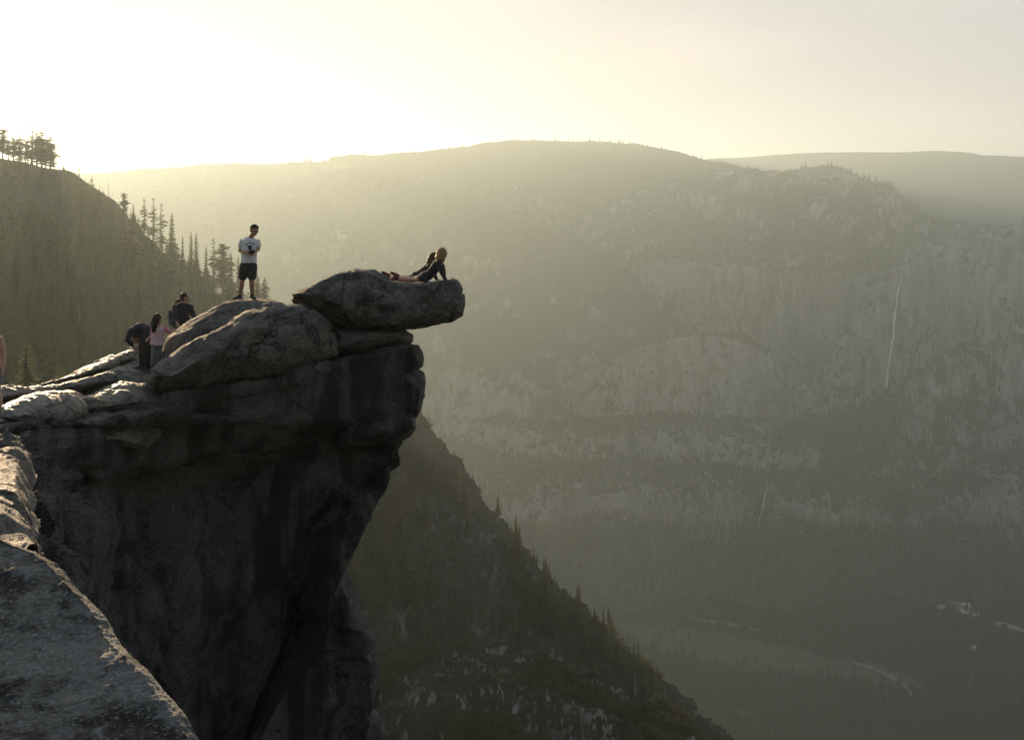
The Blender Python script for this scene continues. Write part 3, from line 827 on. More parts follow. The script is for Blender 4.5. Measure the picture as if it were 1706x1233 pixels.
# trees one can single out on the skyline: (px of trunk, row of foot, row of tip, kind, width, label)
sky_trees = [
    (4, 268, 213, 'broad', 1.0, 'broad pine glowing at the very edge of the picture beside the sun'),
    (32, 272, 224, 'broad', 1.3, 'wide low pine glowing in front of the sun, second along the hilltop'),
    (53, 276, 209, 'open', 1.5, 'tallest pine of the sunlit hilltop clump'),
    (69, 278, 217, 'broad', 1.1, 'pine of the sunlit hilltop clump between its tallest and its outermost pine'),
    (84, 280, 226, 'broad', 1.1, 'outermost pine of the sunlit hilltop clump with bare lower trunk'),
    (106, 284, 270, 'spire', 1.3, 'tiny conifer next to the hilltop clump on the skyline'),
    (131, 296, 268, 'open', 1.0, 'small thin conifer alone on the skyline just below the hilltop'),
    (153, 314, 291, 'open', 1.3, 'small bushy conifer on the skyline above the dead snag'),
    (181, 331, 299, 'dead', 1.2, 'bare dead snag standing on the hillside skyline'),
    (207, 356, 320, 'broad', 0.9, 'short round-headed pine on the skyline below the dead snag'),
    (222, 375, 337, 'spire', 0.8, 'slender small spruce beside the round-headed pine on the skyline'),
    (240, 398, 329, 'open', 1.1, 'tall airy conifer, first of three side by side on the skyline'),
    (255, 408, 328, 'open', 1.1, 'tall airy conifer, middle of three side by side on the skyline'),
    (269, 420, 337, 'open', 1.0, 'tall airy conifer, last of three side by side on the skyline'),
    (286, 440, 352, 'spire', 1.3, 'dense dark conifer standing proud between the airy trio and the spires'),
    (304, 458, 391, 'spire', 0.8, 'thin short spire between the dense dark conifer and the tall spires'),
    (318, 470, 384, 'spire', 0.95, 'tall dark spire, first of the tight pair on the skyline'),
    (327, 474, 386, 'spire', 0.9, 'tall dark spire, second of the tight pair on the skyline'),
    (343, 486, 406, 'spire', 0.85, 'mid-height spire just past the tight pair'),
    (355, 490, 395, 'open', 1.0, 'thin-topped tree rising above its neighbours near the standing man'),
    (371, 500, 404, 'broad', 0.85, 'rounded full tree on the skyline near the standing man'),
    (384, 506, 418, 'spire', 0.9, 'narrow tree directly beside the standing man'),
    (397, 512, 425, 'spire', 1.0, 'narrow tree right behind the standing man'),
    (428, 518, 455, 'spire', 1.9, 'spreading conifer behind the standing man\'s legs'),
    (441, 524, 462, 'spire', 1.9, 'low spreading conifer just past the standing man\'s legs'),
]
for px, foot, tip, key, wd, lab in sky_trees:
    Yt = float(smooth1([c[0] for c in h_top], [c[2] for c in h_top], np.array([px]))[0]) - 6
    p0 = P(px, foot, Yt)
    g_ = drop(BV_H, p0[0], p0[1])
    z0 = g_.z - 0.3 if g_ is not None else p0[2]
    z1 = (HY - tip) / F * Yt
    tree((p0[0], p0[1], z0), z1 - z0, key, lab, 'conifers on the hillside skyline', wide=wd)
for px, foot, tip, wd in ((-12, 266, 222, 1.0), (14, 269, 232, 1.1), (22, 270, 226, 0.9), (42, 273, 222, 1.2), (46, 274, 231, 1.0), (61, 277, 218, 1.0), (76, 279, 230, 1.0), (90, 281, 244, 1.0)):
    p0 = P(px, foot, 560 + (px % 7)); g_ = drop(BV_H, p0[0], p0[1])
    if g_ is not None: tree((p0[0], p0[1], g_.z - 0.3), (HY - tip) / F * p0[1] - g_.z, 'broad' if px % 3 else 'open', 'pine filling the sunlit hilltop clump behind its front row', 'pines at the back of the hilltop clump', wide=wd)
# ---- the wood on the hillside
rr = np.random.RandomState(5)
cand = []
tries = 0
pts = []
while len(pts) < 150 and tries < 9000:
    tries += 1
    px = rr.uniform(-60, 470); py = rr.uniform(290, 700)
    hit = sight(BV_H, px, py)
    if hit is None: continue
    if 312 < py < 425 and px < 118 and perlin(np.array([[hit.x * 0.02, hit.y * 0.02, 0.5]]))[0] > -0.25: continue      # bare rock below the hilltop
    gap_ = 6.0 if py < 520 else 5.0
    if any((hit.x - q[0]) ** 2 + (hit.y - q[1]) ** 2 < gap_ ** 2 for q in pts): continue
    pts.append((hit.x, hit.y, hit.z))
for x, y, z in pts:
    t = rr.uniform()
    hh = rr.uniform(14, 26)
    px, py = proj((x, y, z + hh))
    lim = smooth1([c[0] for c in h_top], [c[1] for c in h_top], np.array([px]))[0]
    if px < 400 and py < lim - 4: hh = max(5.0, hh - (lim - 4 - py) / F * y)
    tree((x, y, z - 0.4), hh, 'spire' if t < 0.72 else ('open' if t < 0.9 else 'dead' if t > 0.975 else 'broad'), 'conifer in the dense shaded wood covering the hillside behind the people', 'conifers of the hillside wood', wide=rr.uniform(0.9, 1.5))
# ---- the rest of that wood, too many to single out
def merge_trees(name, spots, protos, mats, label):
    """spots: (x, y, z, height, width); protos: list of (verts, tris) of a 20 m tree"""
    Vs, Ts, n = [], [], 0
    for k, (x, y, z, h, w) in enumerate(spots):
        V, T = protos[k % len(protos)]
        a = (k * 2.399) % 6.283; s = h / 20.0
        ca, sa = math.cos(a) * s * w, math.sin(a) * s * w
        W = np.empty_like(V)
        W[:, 0] = V[:, 0] * ca - V[:, 1] * sa + x; W[:, 1] = V[:, 0] * sa + V[:, 1] * ca + y; W[:, 2] = V[:, 2] * s + z
        Vs.append(W); Ts.append(T + n); n += len(V)
    o = link(name, mesh_np(name, np.concatenate(Vs), np.concatenate(Ts), smooth=False), mats)
    tag(o, label, None, None, 'stuff')
    return o
def tri_arrays(me):
    V = np.empty(len(me.vertices) * 3, np.float32); me.vertices.foreach_get('co', V)
    T = np.empty(len(me.loops), np.int32); me.loops.foreach_get('vertex_index', T)
    return V.reshape(-1, 3), T.reshape(-1, 3)
LITE = []
for i in range(5):
    me_ = crown_mesh('lite', 20, rng.uniform(3.2, 4.2), rng, 0.04, 15, 'spire')
    LITE.append(tri_arrays(me_)); bpy.data.meshes.remove(me_)
extra = []
PT = np.array(pts)
HX, HYY = np.array([c[0] for c in h_top], float), np.array([c[1] for c in h_top], float)
tries = 0
while len(extra) < 1500 and tries < 16000:
    tries += 1
    px = rr.uniform(-80, 560); py = rr.uniform(262, 720)
    hit = sight(BV_H, px, py)
    if hit is None: continue
    if 312 < py < 425 and px < 118 and perlin(np.array([[hit.x * 0.02, hit.y * 0.02, 0.5]]))[0] > -0.25: continue
    if (((PT[:, 0] - hit.x) ** 2 + (PT[:, 1] - hit.y) ** 2) < 9).any(): continue
    hh = rr.uniform(8, 19)
    pxx, pyy = proj((hit.x, hit.y, hit.z + hh))
    lim = np.interp(pxx, HX, HYY) - (9 * rr.uniform() if px < 215 else 26)
    if pyy < lim: hh = max(3.0, hh - (lim - pyy) / F * hit.y)
    extra.append((hit.x, hit.y, hit.z - 0.4, hh, rr.uniform(0.9, 1.4)))
merge_trees('forest', extra, LITE, M_NEEDLE, 'undergrowth and smaller conifers filling the hillside wood')
# one dark conifer stands nearer, behind the slab
p0 = P(45, 690, 110); tree(tuple(p0), (690 - 566) / F * 110, 'spire', 'dark bushy conifer close behind the sunlit slab', None, wide=2.0)
p0 = P(98, 690, 120); tree(tuple(p0), (690 - 606) / F * 120, 'spire', 'dark low conifer close behind the sunlit slab, beside a taller bushy one', None, wide=2.0)
# ================================================================== slope and knoll below the overhang
sl_top = [(200, 640, 460), (480, 600, 455), (600, 640, 450), (660, 668, 440), (690, 692, 430), (715, 727, 425), (740, 764, 415), (770, 797, 405), (800, 838, 400), (835, 882, 395), (850, 908, 392), (880, 945, 388), (920, 992, 382), (960, 1030, 376), (1000, 1062, 370), (1040, 1098, 364), (1080, 1135, 358), (1160, 1210, 350), (1300, 1340, 340)]
sl_mid = [(200, 700, 330), (480, 760, 330), (600, 880, 330), (690, 950, 325), (770, 1000, 320), (850, 1070, 318), (960, 1170, 312), (1080, 1260, 306), (1300, 1440, 300)]
sl_bot = [(200, 1150, 235), (480, 1180, 235), (690, 1230, 240), (850, 1290, 245), (1080, 1400, 250), (1300, 1560, 255)]
sl_back = [(a, b + 420, y + 90) for a, b, y in sl_top]
G = loft_grid([sl_bot, sl_mid, sl_top, sl_back], 200, 1300, 400, [70, 90, 12])
N = normals_grid(G); N = N * np.where(N[..., 1:2] > 0, -1, 1)
k_ = np.ones(G.shape[0]); k_[156:] = 0.9
q = G * np.array([0.09, 0.09, 0.022]) + 8
d = (fbm(G * 0.022 + 6, 5) * 9 + fbm(q, 5, 0.55, ridged=True) * 6.5 + fbm(G * 0.16 + 7, 4) * 1.6) * k_[:, None]
GL = G + N * d[..., None]
lo = link('lower_slope', mesh_np('lower_slope', GL.reshape(-1, 3), grid_quads(400, GL.shape[0])), M_LOWER)
tag(lo, 'dark wooded cliff slope dropping behind the hanging rocks', None, None, 'structure')
BV_L = bvh_of(GL)

kn_top = [(420, 1190, 200), (560, 1130, 205), (640, 1103, 208), (700, 1088, 210), (745, 1083, 211), (775, 1078, 212), (820, 1076, 212), (870, 1080, 212), (915, 1078, 212), (928, 1088, 212), (945, 1113, 210), (985, 1112, 209), (1020, 1132, 207), (1060, 1152, 205), (1100, 1162, 203), (1130, 1192, 200), (1170, 1236, 197), (1230, 1310, 190), (1300, 1400, 185)]
kn_mid = [(420, 1270, 165), (640, 1180, 168), (770, 1150, 172), (900, 1160, 174), (985, 1190, 174), (1100, 1260, 170), (1300, 1460, 160)]
kn_bot = [(420, 1560, 118), (700, 1500, 122), (900, 1500, 126), (1100, 1560, 128), (1300, 1700, 128)]
kn_back = [(a, b + 260, y + 40) for a, b, y in kn_top]
G = loft_grid([kn_bot, kn_mid, kn_top, kn_back], 420, 1300, 420, [90, 110, 14])
N = normals_grid(G); N = N * np.where(N[..., 1:2] > 0, -1, 1)
k_ = np.ones(G.shape[0]); k_[190:] = 0.5
q = G * np.array([0.22, 0.22, 0.07]) + 18
d = (fbm(G * 0.05 + 16, 5) * 6.0 + fbm(q, 5, 0.55, ridged=True) * 2.8 + fbm(G * 0.5 + 17, 4) * 0.8) * k_[:, None]
GK = G + N * d[..., None]
kn = link('rock_knoll', mesh_np('rock_knoll', GK.reshape(-1, 3), grid_quads(420, GK.shape[0])), M_KNOLL)
tag(kn, 'broken granite knoll with dark scrub at the bottom of the picture', None, None, 'structure')
BV_K = bvh_of(GK)

single = [   # px, row of foot, row of tip, depth, kind, width, label
    (726, 748, 729, 420, 'spire', 1.3, 'small conifer highest on the slope below the hanging rocks'),
    (742, 790, 752, 412, 'open', 1.0, 'thin young conifer beside the largest conifer on the slope below the rocks'),
    (757, 800, 752, 408, 'spire', 1.3, 'largest conifer on the slope edge below the hanging rocks'),
    (778, 822, 792, 404, 'dead', 1.0, 'bare thin snag beside the twin conifers on the slope edge'),
    (787, 824, 800, 402, 'spire', 1.5, 'inner of the twin bushy conifers on the slope edge'),
    (799, 832, 806, 400, 'spire', 1.6, 'outer of the twin bushy conifers on the slope edge'),
    (1058, 1156, 1100, 205, 'dead', 0.9, 'slender dead snag on the knoll at the bottom of the picture'),
    (1094, 1178, 1113, 203, 'open', 0.8, 'ragged half-dead conifer on the knoll beside the snag'),
    (1108, 1186, 1140, 202, 'dead', 1.1, 'short broken snag on the knoll next to the ragged conifer'),
    (990, 1120, 1092, 209, 'spire', 1.0, 'small bushy conifer on the crest of the knoll'),
]
for px, foot, tip, Yt, key, wd, lab in single:
    p0 = P(px, foot, Yt)
    bv = BV_K if Yt < 300 else BV_L
    g_ = drop(bv, p0[0], p0[1])
    z0 = (g_.z - 0.3) if g_ is not None else p0[2]
    z1 = (HY - tip) / F * Yt
    tree((p0[0], p0[1], z0), max(z1 - z0, 3.0), key, lab, None, wide=wd)
pts2 = []
for _ in range(5000):
    if len(pts2) >= 120: break
    px = rr.uniform(570, 1110); py = rr.uniform(720, 1170)
    if py < np.interp(px, [c[0] for c in sl_top], [c[1] for c in sl_top]) + 3: continue
    hit = sight(BV_L, px, py)
    if hit is None: continue
    if px < 850 and py < 1000 and perlin(np.array([[hit.x * 0.03, hit.z * 0.03, 1.7]]))[0] > -0.05: continue
    if any((hit.x - q_[0]) ** 2 + (hit.y - q_[1]) ** 2 + (hit.z - q_[2]) ** 2 < 16 for q_ in pts2): continue
    pts2.append(tuple(hit))
for x, y, z in pts2:
    px, py = proj((x, y, z))
    hh = rr.uniform(5, 10) if px < 850 else rr.uniform(7, 15)
    tree((x, y, z - 0.5), hh, 'spire' if rr.uniform() < 0.85 else 'open', 'dark conifer on the shaded slope below the hanging rocks', 'conifers on the slope below the rocks', wide=rr.uniform(0.9, 1.4))

for i in range(34):
    px = 842 + i * 6.6 + rr.uniform(-16, 16)
    Yt = np.interp(px, [c[0] for c in sl_top], [c[2] for c in sl_top]) - 4; p0 = P(px, 1000, Yt)
    g_ = drop(BV_L, p0[0], p0[1])
    if g_ is not None: tree((p0[0], p0[1], g_.z - 0.5), 3 + 10 * rr.uniform() ** 1.5, 'spire' if rr.uniform() < 0.8 else 'open', 'dark conifer along the lower crest of the slope below the hanging rocks', 'conifers on the lower crest of the slope', wide=rr.uniform(0.9, 1.3))
# ---- scrub on the knoll and in the slope's gullies
def scrub_proto(seed):
    r_ = random.Random(seed); V, T = [], []
    for k in range(46):
        a = r_.uniform(0, 6.28); rad = r_.uniform(0, 1) ** 0.5 * 8; z = r_.uniform(0, 1) * (14 - rad)
        c = np.array([rad * math.cos(a), rad * math.sin(a), z]); i0 = len(V)
        for q_ in range(3): V.append(c + np.array([r_.uniform(-2.6, 2.6), r_.uniform(-2.6, 2.6), r_.uniform(-2, 2.4)]))
        T.append((i0, i0 + 1, i0 + 2))
    return np.array(V, np.float32), np.array(T, np.int32)
SCR = [scrub_proto(i) for i in range(5)]
sp = []
for _ in range(14000):
    if len(sp) > 2600: break
    px = rr.uniform(560, 1200); py = rr.uniform(1060, 1245)
    hit = sight(BV_K, px, py)
    if hit is None: continue
    n_ = perlin(np.array([[hit.x * 0.055, hit.y * 0.055, hit.z * 0.055 + 3.3]]))[0]
    if n_ < 0.10: continue
    sp.append((hit.x, hit.y, hit.z - 0.1, rr.uniform(1.2, 3.2), rr.uniform(0.7, 1.3)))
for _ in range(9000):
    if len(sp) > 4300: break
    px = rr.uniform(560, 1100); py = rr.uniform(700, 1150)
    hit = sight(BV_L, px, py)
    if hit is None: continue
    if perlin(np.array([[hit.x * 0.03, hit.y * 0.03, hit.z * 0.03 + 7.3]]))[0] < 0.05: continue
    sp.append((hit.x, hit.y, hit.z - 0.1, rr.uniform(2, 6), rr.uniform(0.7, 1.3)))
merge_trees('scrub', sp, SCR, M_SCRUB, 'dark scrub clinging to the knoll and the slope below the rocks')

# ================================================================== far forest, meadow, river, falls, village
def cone_proto(seed):
    r_ = random.Random(seed); V, T = [], []
    for L in range(4):
        z0 = 1 + L * 4.6; z1 = z0 + 7.0; rad = 3.9 * (1 - L / 4.6)
        i0 = len(V); V.append((0, 0, min(z1, 20)))
        for k in range(5):
            a = 6.283 * (k + 0.5 * (L % 2)) / 5 + r_.uniform(-.3, .3); q_ = rad * r_.uniform(0.7, 1.2)
            V.append((q_ * math.cos(a), q_ * math.sin(a), z0 + r_.uniform(-1, 1)))
        for k in range(5): T.append((i0, i0 + 1 + k, i0 + 1 + (k + 1) % 5))
    return np.array(V, np.float32), np.array(T, np.int32)
CONE = [cone_proto(i) for i in range(6)]

def forest_on(Gr, n, hmin, hmax, nzmin, seed, pxr=None, pyr=None, thin=0.0):
    """spots on the gentle parts of a terrain grid"""
    r_ = np.random.RandomState(seed)
    Nn = normals_grid(Gr); nz = np.abs(Nn[..., 2])
    nv, nu = Gr.shape[:2]
    a = np.linalg.norm(np.cross(Gr[1:, :-1] - Gr[:-1, :-1], Gr[:-1, 1:] - Gr[:-1, :-1]), axis=-1)
    pat = fbm(Gr[:-1, :-1] * 0.006 + seed, 4, 0.6)
    w = a * (nz[:-1, :-1] + pat * 1.3 > nzmin)
    px = CX + F * Gr[:-1, :-1, 0] / Gr[:-1, :-1, 1]; py = HY - F * Gr[:-1, :-1, 2] / Gr[:-1, :-1, 1]
    w = w * (px > -60) * (px < 1770) * (py < 1260)
    if pxr: w = w * (px > pxr[0]) * (px < pxr[1])
    if pyr: w = w * (py > pyr[0]) * (py < pyr[1])
    w = (w / w.sum()).ravel()
    idx = r_.choice(len(w), size=n, p=w)
    j, i = np.unravel_index(idx, a.shape)
    u, v = r_.uniform(size=n)[:, None], r_.uniform(size=n)[:, None]
    Pp = (Gr[j, i] * (1 - u) + Gr[j, i + 1] * u) * (1 - v) + (Gr[j + 1, i] * (1 - u) + Gr[j + 1, i + 1] * u) * v
    return [(p[0], p[1], p[2] - 1.0, hmin + (hmax - hmin) * r_.uniform() ** 1.4, r_.uniform(0.8, 1.3)) for p in Pp]
merge_trees('forest', forest_on(Gw, 4600, 10, 26, 0.55, 3), CONE, FOREST_FAR, 'far forest growing on the ledges of the granite wall')
merge_trees('forest', forest_on(Gw, 4200, 16, 32, -9, 13, None, (880, 1040)), CONE, FOREST_FAR, 'dark forest on the talus at the foot of the granite wall')
merge_trees('forest', forest_on(Gc, 3600, 12, 26, 0.5, 4), CONE, FOREST_FAR, 'far forest covering the hump of the mountain')
merge_trees('forest', forest_on(Gb, 4200, 10, 22, 0.25, 5, None, (215, 420)), CONE, FOREST_FAR, 'far forest along the long hazy ridge')

FZ = -960.0
def on_floor(px, py):
    Y = FZ * F / (HY - py)
    return ((px - CX) / F * Y, Y)
def strip(name, pts, mat, z, label, n=60, jag=4.0):
    """pts: (px, py, half width m) -> a ribbon on the valley floor"""
    c = np.array([(*on_floor(a, b), w) for a, b, w in pts])
    s = np.concatenate([[0], np.cumsum(np.linalg.norm(np.diff(c[:, :2], axis=0), axis=1))])
    t = np.linspace(0, s[-1], n)
    q = np.stack([smooth1(s, c[:, k], t) for k in range(3)], -1)
    T = np.gradient(q[:, :2], axis=0); T /= np.linalg.norm(T, axis=1)[:, None]
    nn = np.stack([-T[:, 1], T[:, 0]], -1)
    rows = []
    for f in np.linspace(-1, 1, 7):
        w = q[:, 2] * (1 + 0.9 * fbm(np.stack([t * 0.012, t * 0 + (3 if f > 0 else 9), t * 0], -1), 4, 0.6)) * f
        rows.append(np.concatenate([q[:, :2] + nn * w[:, None], np.full((n, 1), FZ + z)], 1))
    o = link(name, mesh_np(name, np.array(rows).reshape(-1, 3), grid_quads(n, 7)), mat)
    tag(o, label, None, None, 'structure')
    return q
def flat_mat(name, a, b_, sc_=0.02, rough=0.9):
    m, nt, b = new_mat(name); g = NT(nt)
    n = g.noise(g.coord('Object', (sc_,) * 3), 2.0, 6, 0.62)
    nt.links.new(g.mix(g.ramp(n, 0.3, 0.7), a, b_), b.inputs['Base Color'])
    b.inputs['Roughness'].default_value = rough
    return m
M_MEADOW = flat_mat('meadow_grass', (0.026, 0.029, 0.017), (0.058, 0.057, 0.031))
M_RIVER = flat_mat('river_water', (0.10, 0.11, 0.11), (0.22, 0.22, 0.21), 0.03, 0.35)
M_SAND = flat_mat('river_sand', (0.11, 0.105, 0.095), (0.20, 0.19, 0.175), 0.05)
q1 = strip('meadow', [(1020, 1052, 18), (1080, 1062, 45), (1160, 1078, 70), (1250, 1098, 70), (1340, 1112, 55), (1430, 1126, 40), (1510, 1142, 22), (1545, 1156, 6)], M_MEADOW, 7.0, 'long grassy meadow on the valley floor')
q2 = strip('river_bank', [(1120, 1033, 2), (1170, 1040, 6), (1210, 1046, 7), (1250, 1054, 5), (1290, 1062, 2)], M_SAND, 8.0, 'pale sandy river bend beyond the meadow', 40)
q3 = strip('road', [(1420, 1110, 3), (1455, 1122, 5), (1490, 1138, 6), (1512, 1156, 4), (1520, 1170, 2)], M_SAND, 8.0, 'pale road curving at the end of the meadow', 40)
q4 = strip('clearing', [(1305, 1020, 5), (1325, 1018, 24), (1350, 1014, 16), (1372, 1010, 4)], M_MEADOW, 7.0, 'small grassy clearing among the valley trees', 30)
q5 = strip('clearing', [(1545, 1003, 6), (1565, 1008, 18), (1590, 1013, 26), (1615, 1020, 18), (1635, 1026, 4)], M_SAND, 7.0, 'pale cleared ground of the village on the valley floor', 40)
q6 = strip('clearing', [(1656, 1044, 6), (1672, 1048, 16), (1690, 1053, 14), (1706, 1058, 6)], flat_mat('bare_soil', (0.26, 0.20, 0.14), (0.34, 0.26, 0.18), 0.05), 7.0, 'tan bare patch near the village on the valley floor', 30)
q7 = strip('scree', [(1632, 988, 5), (1642, 978, 9), (1655, 968, 7), (1668, 958, 3)], flat_mat('scree_rock', (0.14, 0.13, 0.13), (0.20, 0.19, 0.185), 0.05), 9.0, 'grey scree tongue above the village', 30)
taken = np.concatenate([q1, q2, q3, q4, q5, q6])
fsp = []
r_ = np.random.RandomState(77)
while len(fsp) < 7600:
    px = r_.uniform(760, 1760); Y = r_.uniform(1600, 2420); x = (px - CX) / F * Y
    dmin = ((taken[:, 0] - x) ** 2 + (taken[:, 1] - Y) ** 2) ** 0.5 - taken[:, 2]
    if dmin.min() < 2 and r_.uniform() > (0.22 if perlin(np.array([[x * 0.02, Y * 0.02, 5.0]]))[0] > 0.1 else 0.03): continue
    if dmin.min() < 40 and perlin(np.array([[x * 0.012, Y * 0.012, 2.0]]))[0] > 0.25: continue
    fsp.append((x, Y, FZ - 1, 14 + 20 * r_.uniform() ** 1.3, r_.uniform(0.8, 1.35)))
merge_trees('forest', fsp, CONE, FOREST_FAR, 'dense dark forest on the valley floor')

# ---- waterfalls: thin ribbons of white water with a little body, hung on the wall
m_f, nt_f, b_f = new_mat('falling_water')
gg = NT(nt_f)
nt_f.links.new(gg.mix(gg.noise(gg.coord('Object', (0.2, 0.2, 0.03)), 1.0, 5, 0.6), (0.26, 0.26, 0.26), (0.62, 0.62, 0.62)), b_f.inputs['Base Color'])
BV_W = bvh_of(Gw); BV_C = bvh_of(Gc)
def falls(pts, label):
    rows = []
    for px, py, w in pts:
        h1, h2 = sight(BV_W, px, py), sight(BV_C, px, py)
        Ys = [h.y for h in (h1, h2) if h is not None]
        Y = (min(Ys) if Ys else 2850) - 7
        c = P(px, py, Y)
        ww = w / F * Y / 2
        rows.append([c + np.array(o) for o in ((-ww, 2, 0), (-ww * .6, -2, 0), (0, -3.5, 0), (ww * .6, -2, 0), (ww, 2, 0))])
    Gf = np.array(rows)
    n0 = len(Gf); t = np.linspace(0, n0 - 1, 60)
    Gf = np.stack([np.stack([np.interp(t, np.arange(n0), Gf[:, i, k]) for k in range(3)], -1) for i in range(5)], 1)
    cen = Gf[:, 2:3].copy(); wv = 0.55 + 0.9 * np.abs(fbm(cen * 0.02 + 7, 4, 0.6))
    Gf = cen + (Gf - cen) * np.concatenate([wv[..., None]] * 3, -1) if wv.ndim == 2 else Gf
    Gf[..., 0] += fbm(Gf * 0.03 + 4, 4) * 4.0
    o = link('waterfall', mesh_np('waterfall', Gf.reshape(-1, 3), grid_quads(5, 60)), m_f)
    tag(o, label, None, None, 'structure')
falls([(1503, 459, 1.6), (1498, 478, 2.4), (1494, 500, 3.2), (1491, 525, 4), (1489, 550, 5.5), (1486, 575, 6), (1482, 600, 6), (1479, 620, 6), (1476, 645, 5)], 'tall thin waterfall down the cliff on the far wall')
falls([(1277, 817, 1.5), (1273, 830, 2), (1271, 845, 2.2), (1266, 862, 2), (1262, 878, 1.5)], 'second, much smaller waterfall low on the far wall')
falls([(1297, 452, 1.5), (1300, 470, 1.8), (1304, 490, 1.5)], 'faint short thread of water high on the far cliffs')

# ---- village in the clearing
M_VW = flat_mat('village_wall', (0.28, 0.25, 0.21), (0.36, 0.33, 0.28), 0.3)
M_VR = flat_mat('village_roof', (0.36, 0.35, 0.33), (0.48, 0.46, 0.42), 0.3)
M_VR2 = flat_mat('village_roof_green', (0.20, 0.23, 0.21), (0.28, 0.30, 0.28), 0.3)
def house(px, py, L, W, H, rz, roof, label):
    x, y = on_floor(px, py)
    e = empty('building', (x, y, FZ + 7.2), rz)
    l, w = L / 2, W / 2
    V = [(-l, -w, 0), (l, -w, 0), (l, w, 0), (-l, w, 0), (-l, -w, H), (l, -w, H), (l, w, H), (-l, w, H), (-l, 0, H + W * .33), (l, 0, H + W * .33)]
    me = bpy.data.meshes.new('wall'); me.from_pydata(V, [], [(0, 1, 5, 4), (1, 2, 6, 9, 5), (2, 3, 7, 6), (3, 0, 4, 8, 7)])
    link('wall', me, M_VW, e)
    l2, w2, hh = l + 1, w + 1, H + W * .33 + 0.3
    V = [(-l2, -w2, H - .5), (l2, -w2, H - .5), (l2, 0, hh), (-l2, 0, hh), (l2, w2, H - .5), (-l2, w2, H - .5)]
    V += [(a, b, c - 0.4) for a, b, c in V]
    me = bpy.data.meshes.new('roof'); me.from_pydata(V, [], [(0, 1, 2, 3), (3, 2, 4, 5), (7, 6, 9, 8), (8, 9, 11, 10), (0, 6, 7, 1), (5, 4, 10, 11), (1, 7, 8, 2), (2, 8, 10, 4), (0, 3, 9, 6), (3, 5, 11, 9)])
    link('roof', me, roof, e)
    tag(e, label, 'building', 'village buildings on the valley floor')
for i, (px, py, L, W, H, rz, rf, lab) in enumerate([
    (1553, 1012, 16, 9, 4, 0.3, M_VR, 'small pale-roofed building at the near end of the village clearing'),
    (1570, 1021, 22, 12, 5, -0.4, M_VR2, 'wide grey-green roofed building at the front of the village clearing'),
    (1577, 1006, 14, 9, 4, 0.2, M_VR, 'small building at the back of the village clearing'),
    (1596, 1003, 20, 10, 5, -0.5, M_VR, 'bright-roofed building at the back of the village, past the middle'),
    (1588, 1014, 14, 9, 4, 0.9, M_VR2, 'small grey-green roofed building in the middle of the village'),
    (1604, 1028, 24, 11, 5, -0.45, M_VR, 'long pale-roofed building along the front of the village'),
    (1609, 1016, 18, 10, 4, -0.4, M_VR, 'pale-roofed building between the long front building and the back row'),
    (1625, 1033, 12, 9, 4, 0.1, M_VR, 'last small pale building past the long one in the village'),
    (1624, 1090, 14, 11, 7, 0.5, M_VR, 'lone white-roofed building among trees below the village'),
    (1688, 1055, 18, 9, 4, -0.2, M_VR2, 'building on the tan bare patch near the village')]):
    house(px, py, L, W, H, rz, rf, lab)

# ================================================================== unseen hill added behind the photographer to shade the rocks from the eastern sky
th = np.linspace(R(-100), R(-268), 120)      # azimuth from +Y, turning left and round the back
prof = [(26, -2.2), (34, 1), (46, 8), (62, 17), (85, 30), (120, 44), (180, 52), (260, 40)]
rows = []
for r0, z in prof:
    k = 1 + 0.22 * fbm(np.stack([th * 2.3, th * 0 + r0 * 0.01, th * 0], -1), 3)
    rows.append(np.stack([np.sin(th) * r0 * k, np.cos(th) * r0 * k, z + fbm(np.stack([th * 3, th * 0 + r0 * .02, th * 0 + 4], -1), 3) * z * 0.3], -1))
rows.insert(0, np.stack([np.sin(th) * 22, np.cos(th) * 22, np.full_like(th, -12)], -1))
GB = np.array(rows)
hb = link('hillside', mesh_np('hillside', GB.reshape(-1, 3), grid_quads(120, GB.shape[0])), M_HILL)
tag(hb, 'unseen wooded rise added behind the camera to shade the rocks', None, None, 'structure')
bsp = []
BV_B = bvh_of(GB)
while len(bsp) < 420:
    a = rr.uniform(R(-262), R(-105)); r0 = rr.uniform(30, 170)
    g_ = drop(BV_B, math.sin(a) * r0, math.cos(a) * r0)
    if g_ is not None: bsp.append((g_.x, g_.y, g_.z - .3, rr.uniform(9, 20), rr.uniform(1, 1.4)))
merge_trees('forest', bsp, LITE, M_NEEDLE, 'unseen wood on the shading rise added behind the camera')
